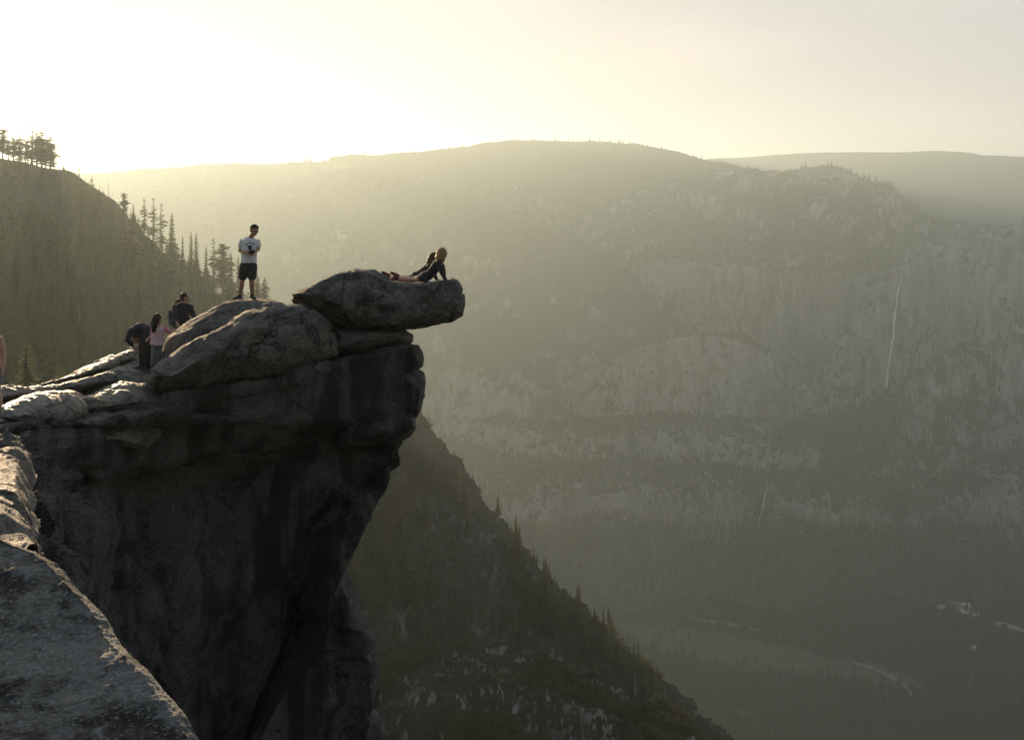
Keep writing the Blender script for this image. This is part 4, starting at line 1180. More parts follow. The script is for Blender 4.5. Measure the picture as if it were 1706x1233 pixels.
# ================================================================== people
class Blob:
    """collects ellipsoids and tapered tubes; build() fuses them into one continuous surface"""
    def __init__(s): s.V, s.F, s.n = [], [], 0
    def _add(s, V, F_):
        s.V.append(np.asarray(V, float)); s.F.extend([tuple(i + s.n for i in f) for f in F_]); s.n += len(V)
    def ell(s, c, r, ax=None, nu=14, nv=9):
        r = (r, r, r) if isinstance(r, (int, float)) else r
        A = np.eye(3) if ax is None else np.asarray(ax, float)      # rows: local axes
        V, Fs = [], []
        for j in range(nv + 1):
            a = math.pi * j / nv
            for i in range(nu):
                b = 2 * math.pi * i / nu
                l = np.array([r[0] * math.sin(a) * math.cos(b), r[1] * math.sin(a) * math.sin(b), r[2] * math.cos(a)])
                V.append(np.asarray(c) + l @ A)
        for j in range(nv):
            for i in range(nu):
                Fs.append((j * nu + i, (j + 1) * nu + i, (j + 1) * nu + (i + 1) % nu, j * nu + (i + 1) % nu))
        s._add(V, Fs)
    def tube(s, pts, rad, flat=None, nu=12, side=None):
        """pts: list of points, rad: radius per point; flat: (wide, deep) factors with the wide axis along `side`"""
        pts = [np.asarray(p, float) for p in pts]
        rad = [rad] * len(pts) if isinstance(rad, (int, float)) else rad
        V, Fs = [], []
        for k, p in enumerate(pts):
            t = pts[min(k + 1, len(pts) - 1)] - pts[max(k - 1, 0)]; t /= np.linalg.norm(t) + 1e-9
            sd = np.array(side if side is not None else (1, 0, 0.01), float); sd = sd - t * (sd @ t)
            if np.linalg.norm(sd) < 0.05: sd = np.array([0, 1, 0.0]) - t * t[1]
            sd /= np.linalg.norm(sd); up = np.cross(t, sd)
            fw, fd = flat if flat else (1, 1)
            for i in range(nu):
                a = 2 * math.pi * i / nu
                V.append(p + (sd * math.cos(a) * fw + up * math.sin(a) * fd) * rad[k])
        for k in range(len(pts) - 1):
            for i in range(nu): Fs.append((k * nu + i, k * nu + (i + 1) % nu, (k + 1) * nu + (i + 1) % nu, (k + 1) * nu + i))
        Fs.append(tuple(range(nu))[::-1]); Fs.append(tuple(range((len(pts) - 1) * nu, len(pts) * nu)))
        s._add(V, Fs)
        if not flat:
            for p, r in ((pts[0], rad[0]), (pts[-1], rad[-1])): s.ell(p, r * 0.98, nu=10, nv=6)
    def build(s, name, mat, parent, voxel=0.012, it=4, wob=0.0, seed=0):
        V = np.concatenate(s.V)
        me = bpy.data.meshes.new(name); me.from_pydata([tuple(v) for v in V], [], s.F)
        tmp = bpy.data.objects.new('tmp', me); COL.objects.link(tmp)
        md = tmp.modifiers.new('r', 'REMESH'); md.mode = 'VOXEL'; md.voxel_size = voxel
        ms = tmp.modifiers.new('s', 'SMOOTH'); ms.factor = 0.5; ms.iterations = it
        dg = bpy.context.evaluated_depsgraph_get()
        out = bpy.data.meshes.new_from_object(tmp.evaluated_get(dg))
        bpy.data.objects.remove(tmp); bpy.data.meshes.remove(me)
        out.name = name
        n = len(out.vertices)
        co = np.empty(n * 3, np.float32); out.vertices.foreach_get('co', co); co = co.reshape(-1, 3)
        if wob:
            no = np.empty(n * 3, np.float32); out.vertices.foreach_get('normal', no); no = no.reshape(-1, 3)
            co = co + no * (fbm(co * 14 + seed, 3) * wob)[:, None]
        base = np.array(parent.location)
        co = (co - base).astype(np.float32)
        out.vertices.foreach_set('co', co.ravel())
        out.polygons.foreach_set('use_smooth', np.full(len(out.polygons), True))
        out.update()
        return link(name, out, mat, parent)

def cloth(name, col, rough=0.85):
    m, nt, b = new_mat(name); g = NT(nt)
    n = g.noise(g.coord('Object'), 18.0, 4, 0.6)
    nt.links.new(g.mix(n, tuple(c * 0.8 for c in col), tuple(min(1, c * 1.15) for c in col)), b.inputs['Base Color'])
    b.inputs['Roughness'].default_value = rough
    b.inputs['Sheen Weight'].default_value = 0.15
    g.bump(g.noise(g.coord('Object'), 30.0, 4, 0.6), 0.4, 0.01, b)
    return m
def skin_mat(name, col):
    m, nt, b = new_mat(name)
    b.inputs['Base Color'].default_value = (*col, 1); b.inputs['Roughness'].default_value = 0.55
    b.inputs['Subsurface Weight'].default_value = 0.15; b.inputs['Subsurface Radius'].default_value = (0.02, 0.008, 0.004); b.inputs['Subsurface Scale'].default_value = 0.5
    return m
def hair_mat(name, a, b_):
    m, nt, b = new_mat(name); g = NT(nt)
    n = g.noise(g.coord('Object', (40, 40, 5)), 1.5, 4, 0.6)
    nt.links.new(g.mix(n, a, b_), b.inputs['Base Color']); b.inputs['Roughness'].default_value = 0.45
    tr = g.add('ShaderNodeBsdfTranslucent'); nt.links.new(g.mix(n, tuple(c * 2 for c in a), tuple(c * 2 for c in b_)), tr.inputs['Color'])
    ms = g.add('ShaderNodeMixShader'); ms.inputs[0].default_value = 0.3
    nt.links.new(b.outputs[0], ms.inputs[1]); nt.links.new(tr.outputs[0], ms.inputs[2]); nt.links.new(ms.outputs[0], nt.nodes['Material Output'].inputs['Surface'])
    g.bump(n, 0.8, 0.02, b)
    return m
SK_A = skin_mat('skin_tan', (0.36, 0.20, 0.125)); SK_B = skin_mat('skin_light', (0.50, 0.31, 0.23))
H_BLACK = hair_mat('hair_black', (0.010, 0.008, 0.007), (0.03, 0.022, 0.018))
H_BROWN = hair_mat('hair_brown', (0.06, 0.03, 0.015), (0.16, 0.08, 0.035))
H_BLOND = hair_mat('hair_blond', (0.20, 0.13, 0.06), (0.40, 0.28, 0.13))
C_WHITE = cloth('white_cotton', (0.72, 0.71, 0.72)); C_BLACK = cloth('black_cloth', (0.018, 0.018, 0.022)); C_NAVY = cloth('navy_cloth', (0.02, 0.024, 0.036))
C_GREY = cloth('grey_denim', (0.15, 0.155, 0.16)); C_SHOE = cloth('dark_shoe', (0.03, 0.028, 0.028)); C_RED = cloth('maroon_shoe', (0.12, 0.03, 0.03)); C_PINK = cloth('pink_cotton', (0.62, 0.20, 0.27))
C_ORANGE = cloth('orange_towel', (0.36, 0.13, 0.055)); C_SOLE = cloth('pale_sole', (0.45, 0.45, 0.43))
m_e, nt_e, b_e = new_mat('eye'); b_e.inputs['Base Color'].default_value = (0.02, 0.015, 0.012, 1); b_e.inputs['Roughness'].default_value = 0.2; M_EYE = m_e
def stripe_mat():
    m, nt, b = new_mat('striped_cotton'); g = NT(nt)
    w = g.add('ShaderNodeTexWave', wave_type='BANDS', bands_direction='Z'); w.inputs['Scale'].default_value = 8.0; w.inputs['Distortion'].default_value = 0.6
    nt.links.new(g.coord('Object'), w.inputs['Vector'])
    nt.links.new(g.mix(g.ramp(w.outputs['Fac'], 0.42, 0.58), (0.60, 0.22, 0.28), (0.72, 0.66, 0.66)), b.inputs['Base Color'])
    return m
C_STRIPE = stripe_mat()

def basis(f, u):
    f = np.asarray(f, float); f /= np.linalg.norm(f); u = np.asarray(u, float); u = u - f * (u @ f); u /= np.linalg.norm(u)
    return np.cross(f, u), f, u        # side, forward, up
def head(b, c, f, u, k=1.0):
    s, f, u = basis(f, u); A = np.array([s, f, u]); c = np.asarray(c, float)
    b.ell(c + u * 0.018 * k, (0.076 * k, 0.094 * k, 0.098 * k), A)
    b.ell(c + f * 0.028 * k - u * 0.055 * k, (0.056 * k, 0.062 * k, 0.064 * k), A)
    b.ell(c + f * 0.070 * k - u * 0.092 * k, (0.024 * k, 0.022 * k, 0.020 * k), A)          # chin
    b.ell(c + f * 0.098 * k - u * 0.026 * k, (0.015 * k, 0.022 * k, 0.028 * k), A)          # nose
    b.ell(c + f * 0.082 * k + u * 0.018 * k, (0.052 * k, 0.016 * k, 0.012 * k), A)          # brow
    b.ell(c + f * 0.082 * k - u * 0.062 * k, (0.024 * k, 0.015 * k, 0.012 * k), A)          # lips
    for q in (-1, 1): b.ell(c + s * q * 0.078 * k - f * 0.008 * k - u * 0.012 * k, (0.012 * k, 0.026 * k, 0.034 * k), A)
def eyes(e, c, f, u, k=1.0):
    s, f, u = basis(f, u)
    for q in (-1, 1):
        b = Blob(); b.ell(np.asarray(c) + s * q * 0.031 * k + f * 0.083 * k - u * 0.002 * k, 0.0135 * k); b.build('eye', M_EYE, e, 0.004, 1)
def hand(b, w, d, n, k=1.0, curl=0.6):
    """w: wrist, d: direction of the palm, n: the side the fingers curl to"""
    w = np.asarray(w, float); s, d, n = basis(d, n)
    pc = w + d * 0.045 * k
    b.ell(pc, (0.040 * k, 0.050 * k, 0.017 * k), np.array([s, d, n]))
    for i, ln in enumerate((0.072, 0.082, 0.076, 0.060)):
        p0 = w + d * 0.078 * k + s * (0.030 - 0.020 * i) * k
        d1 = d * math.cos(curl * 0.5) + n * math.sin(curl * 0.5); d2 = d * math.cos(curl * 1.4) + n * math.sin(curl * 1.4)
        p1 = p0 + d1 * ln * 0.5 * k; p2 = p1 + d2 * ln * 0.5 * k
        b.tube([p0 - d * 0.02 * k, p0, p1, p2], [0.0095 * k, 0.009 * k, 0.0085 * k, 0.007 * k], nu=7)
    p0 = w + d * 0.03 * k + s * 0.034 * k
    b.tube([p0, p0 + (s * 0.8 + d * 0.6) * 0.032 * k, p0 + (s * 0.5 + d * 0.9 + n * 0.3) * 0.058 * k], [0.012 * k, 0.0105 * k, 0.008 * k], nu=7)
def shoe(e, ankle, f, mat, k=1.0, sole=None, up=(0, 0, 1)):
    s, f, u = basis(f, up); A = np.array([s, f, u]); a = np.asarray(ankle, float)
    b = Blob()
    b.ell(a + f * 0.03 * k - u * 0.045 * k, (0.044 * k, 0.095 * k, 0.042 * k), A)
    b.ell(a + f * 0.125 * k - u * 0.058 * k, (0.046 * k, 0.075 * k, 0.030 * k), A)
    b.tube([a + u * 0.03 * k, a - u * 0.04 * k], [0.046 * k, 0.05 * k])
    o = b.build('shoe', mat, e, 0.01, 2)
    b = Blob()
    b.ell(a + f * 0.06 * k - u * 0.088 * k, (0.047 * k, 0.145 * k, 0.014 * k), A)
    o2 = b.build('sole', sole or C_SOLE, e, 0.008, 1)
    bx = np.array(e.location); o2.parent = o
    return o

# ---------------------------------------------------------------- where the rock is
RV, RQ, n0 = [], [], 0
for V, Q in ROCKS:
    RV.append(V); RQ.append(Q + n0); n0 += len(V)
RV = np.concatenate(RV); RQ = np.concatenate(RQ)
BV_R = BVHTree.FromPolygons([tuple(v) for v in RV], [tuple(q) for q in RQ])
def ground(x, y, fallback):
    r_ = BV_R.ray_cast(Vector((x, y, 3.0)), Vector((0, 0, -1)))
    return r_[0].z if r_[0] is not None else fallback

def lerp(a, b, t): return np.asarray(a) * (1 - t) + np.asarray(b) * t

# ---------------------------------------------------------------- 1: standing man in the white T-shirt
def standing_man():
    Yp = 23.35
    mid = P(411, 497, Yp)
    gz = min(ground(P(399, 497, Yp)[0], Yp, mid[2]), ground(P(420, 497, Yp)[0], Yp, mid[2]))
    k = Yp / F
    def J(px, py, dy=0.0):
        return np.array([(px - CX) * k, Yp + dy, gz + (497 - py) * k])
    e = empty('person', (mid[0], Yp, gz))
    hipL, hipR = J(407, 440, 0.0), J(421, 440, 0.0)
    knL, knR = J(404, 468, -0.05), J(420, 468, -0.04)
    anL, anR = J(399.5, 490, 0.02), J(419.5, 490, 0.03)
    shL, shR = J(403.5, 398.5, -0.02), J(428.5, 399, 0.04)
    elL, elR = J(399.5, 416, 0.0), J(430.5, 413, 0.0)
    haL, haR = J(417, 418, -0.24), J(427, 417, -0.20)
    hc = J(424.0, 380.5, -0.03); hf = (0.86, -0.42, -0.34); hu = (0.28, -0.1, 0.95)
    b = Blob()
    b.tube([J(414, 440), J(414.5, 428), J(415, 414), J(415.5, 402)], [0.15, 0.14, 0.15, 0.135], flat=(1.0, 0.62))
    b.ell(J(414, 440), (0.17, 0.12, 0.12))
    b.tube([J(416.5, 402), J(419, 391), hc - np.array([0, 0, 0.03])], [0.075, 0.062, 0.058])
    head(b, hc, hf, hu, 1.06)
    for sh, el, ha in ((shL, elL, haL), (shR, elR, haR)):
        b.tube([lerp(sh, el, 0.16), lerp(sh, el, 0.5), el, lerp(el, ha, 0.4), ha], [0.047, 0.046, 0.042, 0.042, 0.029])
    hand(b, haL, (1, -0.15, 0.05), (0.2, 0.3, 0.9), 1.0, 0.9); hand(b, haR, (-0.2, -0.8, -0.35), (-0.9, 0.1, 0.3), 1.0, 0.9)
    for h, kn, an in ((hipL, knL, anL), (hipR, knR, anR)):
        b.tube([h, lerp(h, kn, 0.5), kn, lerp(kn, an, 0.35), lerp(kn, an, 0.75), an], [0.092, 0.078, 0.058, 0.060, 0.042, 0.036])
    b.build('body', SK_A, e, 0.0085, 3)
    eyes(e, hc, hf, hu, 1.06)
    b = Blob(); s_, f_, u_ = basis(hf, hu)
    b.ell(hc + u_ * 0.045 - f_ * 0.018, (0.086, 0.098, 0.094), np.array([s_, f_, u_])); b.ell(hc - f_ * 0.045 + u_ * 0.0, (0.078, 0.062, 0.085), np.array([s_, f_, u_]))
    b.ell(hc + f_ * 0.055 + u_ * 0.088, (0.06, 0.04, 0.03), np.array([s_, f_, u_]))
    b.build('hair', H_BLACK, e, 0.009, 2, 0.012, 2)
    b = Blob()
    b.tube([J(414.5, 437.5), J(414.5, 428), J(415, 416), J(415.5, 404), J(416, 397), J(417, 393)], [0.195, 0.186, 0.188, 0.185, 0.15, 0.085], flat=(1.0, 0.64))
    for sh, el, t in ((shL, elL, 0.50), (shR, elR, 0.55)):
        b.tube([lerp(J(415.5, 402), sh, 0.5), sh, lerp(sh, el, t * 0.6), lerp(sh, el, t)], [0.095, 0.074, 0.069, 0.072])
    shirt = b.build('shirt', C_WHITE, e, 0.011, 3, 0.014, 5)
    b = Blob()
    b.tube([J(414, 435), J(414, 440), J(414, 446)], [0.195, 0.20, 0.20], flat=(1, 0.80))
    for h, kn, ox in ((hipL, knL, -0.3), (hipR, knR, 0.3)):
        b.tube([h, lerp(h, kn, 0.35), lerp(h, kn, 0.66)], [0.112, 0.110, 0.106])
    b.build('shorts', C_BLACK, e, 0.012, 2, 0.008, 7)
    shoe(e, anL, (-0.75, -0.62, 0), C_SHOE, 0.98); shoe(e, anR, (0.62, -0.75, 0), C_SHOE, 0.98)
    # print on the shirt: an arch of block letters over a dark emblem and a short line of text
    bvs = BVHTree.FromPolygons([v.co + shirt.parent.location for v in shirt.data.vertices], [tuple(p.vertices) for p in shirt.data.polygons])
    C0 = J(418.5, 407.5)
    Vp, Fp = [], []
    def patch(poly):
        i0 = len(Vp); ok = []
        for x, z in poly:
            o_ = Vector((C0[0] + x, Yp - 1.0, C0[2] + z)); r_ = bvs.ray_cast(o_, Vector((0, 1, 0)))
            if r_[0] is None: return
            ok.append(np.array(r_[0]) + np.array(r_[1]) * 0.004 - np.array(e.location))
        Vp.extend(ok); Fp.append(tuple(range(i0, i0 + len(ok))))
    for q in range(8):
        a0 = R(158 - q * 17); a1 = a0 - R(13)
        for ra, rb in ((0.098, 0.108), (0.116, 0.126)) if q % 2 else ((0.098, 0.126),):
            patch([(ra * math.cos(a0), ra * math.sin(a0) - 0.03), (rb * math.cos(a0), rb * math.sin(a0) - 0.03), (rb * math.cos(a1), rb * math.sin(a1) - 0.03), (ra * math.cos(a1), ra * math.sin(a1) - 0.03)])
    for j in range(7):
        z0, z1 = -0.085 + j * 0.016, -0.072 + j * 0.016
        w = 0.046 * math.sqrt(max(0.05, 1 - ((j - 3) / 4.2) ** 2))
        for i in range(4):
            x0 = -w + 2 * w * i / 4; x1 = -w + 2 * w * (i + 1) / 4 - (0.004 if (i + j) % 3 == 0 else 0)
            patch([(x0, z0), (x1, z0), (x1, z1 + 0.003), (x0, z1 + 0.003)])
    for i in range(9):
        x0 = -0.085 + i * 0.019
        if i != 4: patch([(x0, -0.128), (x0 + 0.014, -0.128), (x0 + 0.014, -0.105), (x0, -0.105)])
    mep = bpy.data.meshes.new('print'); mep.from_pydata([tuple(v) for v in Vp], [], Fp)
    pr = link('print', mep, cloth('navy_print', (0.035, 0.05, 0.075)), shirt)
    tag(e, 'person standing on the boulder in white T-shirt and black shorts, looking down at their hands', 'person')
    # what the hands hold
    c = lerp(haL, haR, 0.62) + np.array([0.03, -0.09, 0.025])
    g_ = empty('camera', tuple(c), 0.5)
    bm = bmesh.new(); bmesh.ops.create_cube(bm, size=1.0)
    for v in bm.verts: v.co = Vector((v.co.x * 0.13, v.co.y * 0.055, v.co.z * 0.08))
    bmesh.ops.bevel(bm, geom=bm.edges[:], offset=0.012, segments=2, affect='EDGES')
    me = bpy.data.meshes.new('camera_body'); bm.to_mesh(me); bm.free(); link('camera_body', me, C_SHOE, g_)
    bm = bmesh.new(); bmesh.ops.create_cone(bm, cap_ends=True, segments=20, radius1=0.034, radius2=0.030, depth=0.07, matrix=Matrix.Translation((0, -0.06, 0)) @ Matrix.Rotation(R(90), 4, 'X'))
    me = bpy.data.meshes.new('lens'); bm.to_mesh(me); bm.free(); link('lens', me, C_BLACK, g_)
    pts_ = [np.array([-0.06, 0, 0.02]), np.array([-0.075, -0.02, -0.03]), np.array([-0.07, -0.03, -0.09]), np.array([-0.055, -0.025, -0.14])]
    bl = Blob(); bl.tube([p + c for p in pts_], [0.006] * 4, nu=6); bl.build('strap', C_SHOE, g_, 0.004, 1)
    tag(g_, 'small dark camera in the hands of the standing person in white', 'camera')
standing_man()

# ---------------------------------------------------------------- 2: girl in the pink striped shirt
def girl():
    Yp = 21.1; k = Yp / F
    def J(px, py, dy=0.0): return np.array([(px - CX) * k, Yp + dy, (HY - py) * k])
    base = J(259, 613)
    gz = ground(base[0], Yp, base[2])
    e = empty('person', (base[0], Yp, base[2]))
    b = Blob()
    hc = J(263, 530.5, 0.0); hf = (0.55, 0.83, 0.0); hu = (0.05, 0, 1)
    b.tube([J(260.5, 574), J(261, 565), J(262, 555), J(263, 547)], [0.105, 0.10, 0.115, 0.12], flat=(1, 0.66))
    b.tube([J(263, 547), J(263, 540), hc], [0.05, 0.042, 0.042])
    head(b, hc, hf, hu, 0.94)
    shR, elR, haR = J(270, 547, 0.05), J(277.5, 554.5, 0.12), J(286, 553.5, 0.2)
    shL, elL, haL = J(255, 547, -0.02), J(252, 559, 0.06), J(249, 563, -0.04)
    for s_, l_, h_ in ((shR, elR, haR), (shL, elL, haL)):
        b.tube([s_, lerp(s_, l_, .5), l_, lerp(l_, h_, .4), h_], [0.042, 0.037, 0.031, 0.03, 0.021])
    hand(b, haR, (0.9, 0.3, -0.1), (0, 0.2, -1), 0.75, 0.7); hand(b, haL, (-0.6, -0.3, -0.5), (0.5, 0.6, 0), 0.7, 0.7)
    for h_, kn, an in ((J(257.5, 575), J(257, 592, -0.03), J(254, 609)), (J(265, 575, 0.04), J(263, 592, 0.02), J(259, 608, 0.06))):
        b.tube([h_, kn, lerp(kn, an, .4), an], [0.062, 0.045, 0.044, 0.03])
    b.build('body', SK_B, e, 0.0085, 3); eyes(e, hc, hf, hu, 0.94)
    b = Blob()
    b.ell(hc + np.array([-0.012, -0.02, 0.02]), (0.088, 0.092, 0.098)); b.tube([hc + np.array([-0.02, -0.07, 0.0]), J(260, 540, -0.11), J(258.5, 552, -0.11)], [0.082, 0.070, 0.030])
    b.build('hair', H_BLACK, e, 0.009, 2, 0.018, 3)
    b = Blob()
    b.tube([J(260.5, 574.5), J(261, 566), J(262, 556), J(263, 548), J(263, 544)], [0.150, 0.130, 0.132, 0.138, 0.075], flat=(1, 0.68))
    b.build('shirt', C_STRIPE, e, 0.01, 3, 0.008, 3)
    for nm, s_, l_, h_ in (('sleeve', shR, elR, haR), ('sleeve', shL, elL, haL)):
        b = Blob(); b.tube([lerp(J(263, 548), s_, 0.45), s_, lerp(s_, l_, .5), l_, lerp(l_, h_, .35)], [0.058, 0.054, 0.048, 0.041, 0.038])
        b.build(nm, C_PINK, e, 0.01, 2, 0.006, 4)
    b = Blob()
    b.tube([J(261, 573), J(261, 578)], [0.122, 0.118], flat=(1, 0.72))
    for h_, kn, an in ((J(257.5, 575), J(257, 592, -0.03), J(254.5, 609)), (J(265, 575, 0.04), J(263, 592, 0.02), J(259.5, 608, 0.06))):
        b.tube([h_, kn, lerp(kn, an, .4), an], [0.074, 0.060, 0.056, 0.048])
    b.build('trousers', C_GREY, e, 0.01, 3, 0.008, 6)
    shoe(e, J(254, 609), (0.5, 0.8, 0), C_SHOE, 0.75); shoe(e, J(259, 608, 0.06), (0.5, 0.8, 0), C_SHOE, 0.75)
    tag(e, 'child in pink striped top and grey trousers, dark hair hanging, reaching out one arm', 'person')
girl()

# ---------------------------------------------------------------- 3: person bending over in dark clothes
def bending():
    Yp = 21.5; k = Yp / F
    base0 = P(241, 613, Yp); gz = ground(base0[0], Yp, base0[2])
    gz = base0[2] if abs(gz - base0[2]) > 0.25 else gz
    def J(px, py, dy=0.0): return np.array([(px - CX) * k, Yp + dy, gz + (613 - py) * k])
    e = empty('person', (base0[0], Yp, gz))
    hipA, hipB = J(243, 557, -0.08), J(249, 557, 0.08)
    knA, knB = J(239, 583, -0.07), J(245, 583, 0.08)
    anA, anB = J(239, 607, -0.07), J(246.5, 607, 0.08)
    shA, shB = J(225, 549, -0.20), J(226, 548, 0.18)
    elA, elB = J(218.5, 563, -0.24), J(222, 564, 0.22)
    haA, haB = J(231, 579, -0.16), J(235, 580, 0.14)
    hc = J(227, 563, -0.02); hf = (-0.75, -0.35, -0.55); hu = (-0.6, -0.1, 0.4)
    def figure(b, g, legs=True, arm=1.0):
        b.tube([J(247, 557), J(243, 550), J(235, 547), J(228, 548)], [0.145 + g, 0.15 + g, 0.17 + g, 0.155 + g], flat=(1.0, 0.72), side=(0, 1, 0))
    b = Blob(); figure(b, 0)
    b.ell(J(246, 557), (0.13, 0.16, 0.13))
    b.tube([J(227, 550), J(226, 556), hc], [0.07, 0.06, 0.06]); head(b, hc, hf, hu)
    for s_, l_, h_ in ((shA, elA, haA), (shB, elB, haB)): b.tube([s_, lerp(s_, l_, .5), l_, lerp(l_, h_, .4), h_], [0.056, 0.048, 0.04, 0.04, 0.028])
    hand(b, haA, (0.6, -0.1, -0.7), (0.8, 0.3, 0.5), 0.95, 0.6); hand(b, haB, (0.6, 0.1, -0.7), (0.8, -0.3, 0.5), 0.95, 0.6)
    for h_, kn, an in ((hipA, knA, anA), (hipB, knB, anB)): b.tube([h_, lerp(h_, kn, .5), kn, lerp(kn, an, .35), an], [0.09, 0.075, 0.057, 0.055, 0.036])
    b.build('body', SK_A, e, 0.0085, 3)
    s_, f_, u_ = basis(hf, hu); b = Blob(); b.ell(hc + u_ * 0.035 - f_ * 0.03, (0.088, 0.098, 0.1), np.array([s_, f_, u_])); b.build('hair', H_BLACK, e, 0.01, 2, 0.014, 8)
    b = Blob(); figure(b, 0.03)
    for s_, l_, h_ in ((shA, elA, haA), (shB, elB, haB)): b.tube([lerp(J(229, 548), s_, .5), s_, lerp(s_, l_, .5), l_, lerp(l_, h_, .55)], [0.10, 0.080, 0.068, 0.058, 0.05])
    b.build('jacket', C_NAVY, e, 0.012, 3, 0.014, 9)
    b = Blob(); b.ell(J(246, 558), (0.16, 0.19, 0.15))
    for h_, kn, an in ((hipA, knA, anA), (hipB, knB, anB)): b.tube([h_, lerp(h_, kn, .5), kn, lerp(kn, an, .5), lerp(kn, an, .92)], [0.115, 0.1, 0.082, 0.08, 0.078])
    b.build('trousers', C_BLACK, e, 0.012, 3, 0.012, 10)
    shoe(e, anA, (-0.85, -0.4, 0), C_SHOE, 1.0, C_SHOE); shoe(e, anB, (-0.85, -0.2, 0), C_SHOE, 1.0, C_SHOE)
    tag(e, 'person in dark clothes bending over beside the child in pink', 'person')
bending()

# ---------------------------------------------------------------- 4 and 5: two people half hidden behind the boulder
def behind(Yp, hx, hy, hair, cl, f, label, tail=False, H=1.72, name='shirt'):
    k = Yp / F
    top = (HY - hy + 10.5) * k
    zf = top - H
    x0 = (hx - CX) * k
    e = empty('person', (x0, Yp, zf))
    def L(x, y, z): return np.array([x0 + x, Yp + y, zf + z * H / 1.72])
    b = Blob(); hc = L(0, 0, 1.605); hu = (-0.05, 0, 1)
    b.tube([L(-0.05, 0, 0.92), L(-0.06, 0, 1.1), L(-0.06, 0, 1.28), L(-0.04, 0, 1.40)], [0.15, 0.135, 0.16, 0.15], flat=(1.0, 0.66))
    b.tube([L(-0.04, 0, 1.40), L(-0.02, 0, 1.5), hc], [0.07, 0.058, 0.055]); head(b, hc, f, hu)
    arms = [(L(-0.22, 0, 1.38), L(-0.24, 0.02, 1.10), L(-0.12, -0.2, 0.98)), (L(0.14, 0, 1.36), L(0.24, -0.05, 1.12), L(0.34, -0.2, 1.02))]
    for s_, l_, h_ in arms: b.tube([s_, lerp(s_, l_, .5), l_, lerp(l_, h_, .4), h_], [0.056, 0.05, 0.042, 0.04, 0.028]); hand(b, h_, h_ - l_, (0, -0.3, -1), 0.95, 0.7)
    legs = [(L(-0.14, 0, 0.92), L(-0.13, -0.08, 0.5), L(-0.13, 0, 0.09)), (L(0.04, 0, 0.92), L(0.08, -0.12, 0.52), L(0.05, 0, 0.09))]
    for h_, kn, an in legs: b.tube([h_, kn, lerp(kn, an, .35), an], [0.09, 0.058, 0.056, 0.036])
    b.build('body', SK_A, e, 0.0095, 3); eyes(e, hc, f, hu)
    s_, f_, u_ = basis(f, hu); A = np.array([s_, f_, u_])
    b = Blob(); b.ell(hc + u_ * 0.042 - f_ * 0.022, (0.087, 0.1, 0.092), A); b.ell(hc - f_ * 0.05, (0.078, 0.058, 0.085), A)
    if tail: b.tube([hc - f_ * 0.09 + u_ * 0.02, hc - f_ * 0.16 - u_ * 0.04, hc - f_ * 0.18 - u_ * 0.17, hc - f_ * 0.17 - u_ * 0.28], [0.035, 0.05, 0.042, 0.014])
    b.build('hair', hair, e, 0.009, 2, 0.014, 4)
    b = Blob(); b.tube([L(-0.05, 0, 0.88), L(-0.06, 0, 1.1), L(-0.06, 0, 1.28), L(-0.04, 0, 1.42), L(-0.03, 0, 1.48)], [0.19, 0.17, 0.19, 0.17, 0.08], flat=(1.0, 0.68))
    for s_, l_, h_ in arms: b.tube([lerp(L(-0.04, 0, 1.38), s_, .5), s_, lerp(s_, l_, .5), l_, lerp(l_, h_, .7)], [0.1, 0.082, 0.07, 0.062, 0.05])
    b.build(name, cl, e, 0.012, 3, 0.012, 3)
    b = Blob(); b.ell(L(-0.05, 0, 0.9), (0.18, 0.14, 0.12))
    for h_, kn, an in legs: b.tube([h_, kn, lerp(kn, an, .9)], [0.11, 0.085, 0.075])
    b.build('trousers', C_BLACK, e, 0.012, 3)
    for h_, kn, an in legs: shoe(e, an, (0.6, -0.5, 0), C_SHOE)
    tag(e, label, 'person')
behind(24.9, 308, 498.5, H_BLACK, C_BLACK, (0.93, 0.28, 0.12), 'person with short black hair and black top, waist-deep behind the boulder', name='jacket')
behind(25.5, 299.5, 509, H_BROWN, C_NAVY, (0.75, 0.62, 0.1), 'person with a brown ponytail, almost hidden behind the one in black', True, 1.62, name='jacket')

